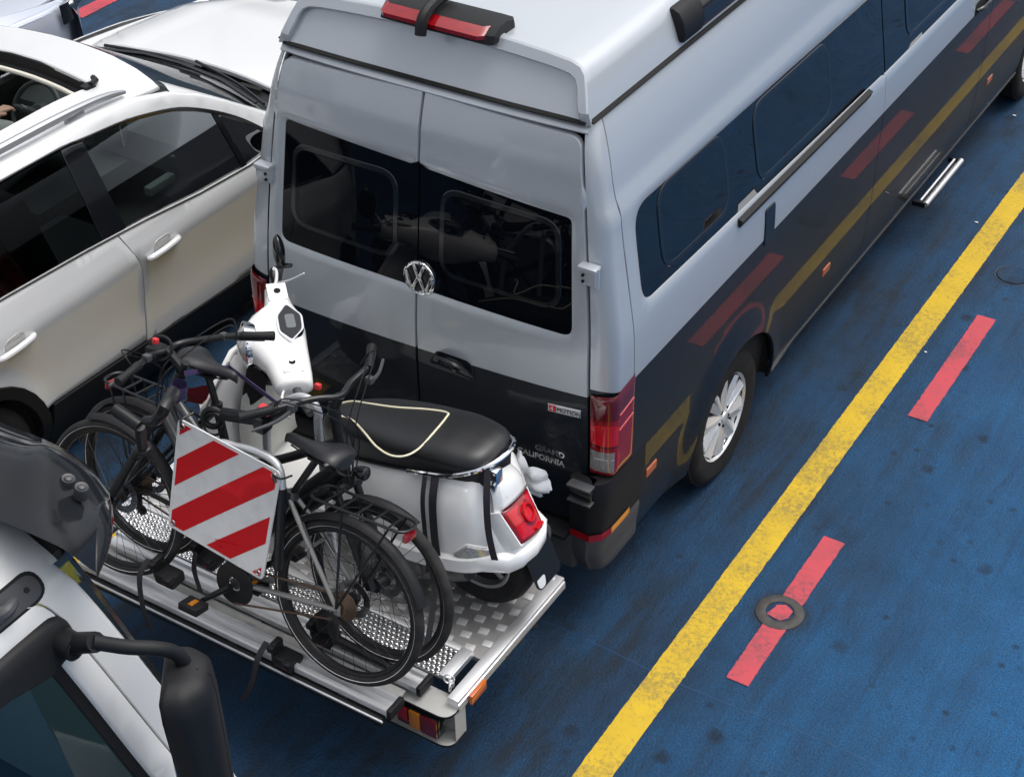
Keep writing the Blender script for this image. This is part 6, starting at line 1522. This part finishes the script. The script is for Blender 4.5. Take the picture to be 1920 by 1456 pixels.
one('grab_handle', lambda b: b.tube([fwin(.93, .75)+V((-.05, -.06, 0)), fwin(.93, .55)+V((-.06, -.09, 0)), fwin(.93, .25)+V((-.05, -.06, 0))], .016, 8, n=5), 'interior', trk)
# oblong recess plate with a knob on the cab shoulder
def plate_(b):
    a = [P(*q, 'x', .76) for q in ((8, 1132), (62, 1078))]; c = (a[0]+a[1])/2; c.x = 0
    o = rpoly([(-.115, -.042, .04), (.115, -.042, .04), (.115, .042, .04), (-.115, .042, .04)], 6)
    zc = 2.325; yc = -2.69
    def fn(u, v, d): z = zc+v*.72; return V((TX+tx_(z)+.004+d*.8, yc+u, z+d*.6))
    b.patch(o, fn, h=.03, m=0, rim=.006, bev=.003); b.patch(offset(o, .010), lambda u, v, d: fn(u, v, d-.001), holes=[offset(o, .001)], h=.03, m=1, rim=.006)
    b.tube([fn(-.03, 0, .0), fn(-.03, 0, .022), fn(-.012, .0, .036), fn(.02, .008, .03)], [.026, .022, .018, .012], 10, n=4, m=0)
    for q in (-.085, .075): b.cyl(fn(q, .004, .0), fn(q, .004, .003), .008, 10, 1)
one('anchor_plate', plate_, ['grey_plastic', 'black_plastic'], trk)
# smoked visor
VR = [(-40, 950, 2.56), (0, 968, 2.55), (60, 1002, 2.525), (110, 1032, 2.48), (150, 1056, 2.425), (180, 1073, 2.37)]
VF = [(-40, 772, 2.42), (0, 787, 2.42), (55, 803, 2.412), (100, 824, 2.40), (165, 872, 2.375), (206, 925, 2.335)]
R3 = spline([P(x, y, 'z', z) for x, y, z in VR], 6); F3 = spline([P(x, y, 'z', z) for x, y, z in VF], 6)
def mirx(L): return [V((2*TX-p.x, p.y, p.z)) for p in reversed(L)]
R3 = mirx(R3)+R3; F3 = mirx(F3)+F3
def visor(b):
    n = len(R3)
    def f(i, v, o=0):
        p = R3[i].lerp(F3[i], v); e = min(i, n-1-i)/(n-1)
        bump = .055*sin(pi*min(1, v*1.05))**.8+.020*sin(pi*v*2.6+.4+e*9)*smooth(0, .2, e)+.014*sin(e*26+v*4)*sin(pi*v)
        return p+V((0, 0, bump+o))
    rings = [[f(i, v) for i in range(n)] for v in (0, .06, .15, .25, .35, .45, .55, .65, .75, .85, .93, 1)]
    rings += [[f(i, 1)+V((0, .008, -.03)) for i in range(n)], [f(i, 1)+V((0, -.02, -.075)) for i in range(n)], [f(i, .8)+V((0, 0, -.09)) for i in range(n)]]
    b.ring_loft(rings, 0, cap=False, closed=False)
    for e in (0, n-1):          # rounded ends rolling down to the screen pillar
        s = -1 if e == 0 else 1
        b.ring_loft([[f(e, v)+V((s*.0, 0, 0)) for v in [k/12 for k in range(13)]], [f(e, v)+V((s*.030*sin(pi*v), 0, -.018*sin(pi*v))) for v in [k/12 for k in range(13)]], [f(e, v)+V((s*.036*sin(pi*v), 0, -.045*sin(pi*v)-.01)) for v in [k/12 for k in range(13)]], [f(e, v)+V((s*.02*sin(pi*v), 0, -.08*sin(pi*v)-.02)) for v in [k/12 for k in range(13)]]], 0, cap=False, closed=False)
vis = one('sun_visor', visor, 'visor', trk, angle=60)
for q in ((128, 899), (153, 915), (9, 924)):
    c = P(*q, 'z', 2.475); n_ = V((.25, .1, 1)).normalized()
    one('bolt', lambda b: b.lathe([(0, .010), (.006, .010), (.010, .008), (.012, .004), (.018, .006), (.020, 0), (.020, -.03)], c, n_, 18), 'bolt', vis)
# mirror on its long arm
pv = tside(-2.598, 2.165, .03)
ma = one('mirror_arm', lambda b: (b.patch(rpoly([(-3.6, 2.13, .03), (-3.6, 2.20, .03), (-2.72, 2.225, .06), (-2.575, 2.225, .05), (-2.56, 2.13, .04), (-2.66, 2.105, .05), (-2.80, 2.135, .08)], 6), lambda u, v, d: tside(u, v, d+.022), h=.05, rim=.03, bev=.012), b.cyl(pv-V((.03, 0, 0)), pv+V((.035, 0, 0)), .038, 20), b.lathe([(.022, .036), (.03, .038), (.038, .03)], pv, (1, 0, 0), 20),
    b.tube([pv+V((.01, .01, -.005)), P(180, 1203, 'x', .93)], [.030, .028], 12), b.tube([P(172, 1202, 'x', .92), P(235, 1212, 'x', .97), P(292, 1215, 'x', 1.02), P(325, 1222, 'x', 1.04), P(345, 1240, 'x', 1.05), P(350, 1262, 'x', 1.05)], .0205, 12, n=6)), 'black_plastic', trk, angle=45)
mtop = P(332, 1262, 'x', 1.05)
MG = V((-.80, -.60, 0)); MW_ = V((.60, -.80, 0)); MC = V((1.055, -2.455, 0))
def mirb(b):
    rings = []
    for z, k, dy in ((2.065, .45, 0), (2.058, .8, 0), (2.035, 1, 0), (1.97, 1.04, .0), (1.80, 1.0, -.004), (1.60, .92, -.010), (1.45, .80, -.02), (1.40, .45, -.03)):
        r_ = [(p.x*k*1.04, p.y*k*1.0) for p in rpoly([(-.105, .045, .02), (.105, .045, .02), (.11, -.02, .05), (.06, -.085, .06), (-.06, -.085, .06), (-.11, -.02, .05)], 5)]
        rings.append([MC+MW_*(x+dy)+MG*y+V((.10*(2.08-z)*.35, 0, z)) for x, y in r_])
    b.ring_loft(rings)
mb_ = one('mirror', mirb, 'black_plastic', trk, angle=50)
def mgl(b): b.box(MC+MG*.046+V((.012, 0, 1.74)), (.18, .004, .56), 0, .001, ax=(MW_, MG, V((0, 0, 1))))
one('mirror_glass', mgl, 'chrome', mb_)
one('mirror_seam', lambda b: b.tube([MC-MG*(.0835*k)+MW_*.0+V((.035*(2.08-z), 0, z)) for z, k in ((2.062, .6), (2.04, 1.0), (1.97, 1.05), (1.80, 1.01), (1.60, .93), (1.46, .81))], .003, 6), 'seam', mb_)
# front corner below: bumper edge and wheels
one('bumper', lambda b: b.box((TX, -2.16, .62), (1.9, .22, .30), 0, .05), 'truck_white', trk)
for s in (1, -1):
    for y in (-2.95,): 
        wl = one('wheel', lambda b: b.lathe([(.23, -.03), (.25, 0), (.34, .0), (.37, -.03), (.38, -.07), (.38, -.2), (.35, -.24)], V((TX+s*.93, y, .38)), (s, 0, 0), 48), 'rubber', trk)
        one('rim', lambda b: b.lathe([(.25, 0), (.23, -.04), (.12, -.05), (.1, .0), (0, .0)], V((TX+s*.93, y, .38)), (s, 0, 0), 36), 'alu_dull', wl)
one('chassis', lambda b: b.box((TX, -3.6, .75), (1.0, 2.4, .3)), 'seam', trk)
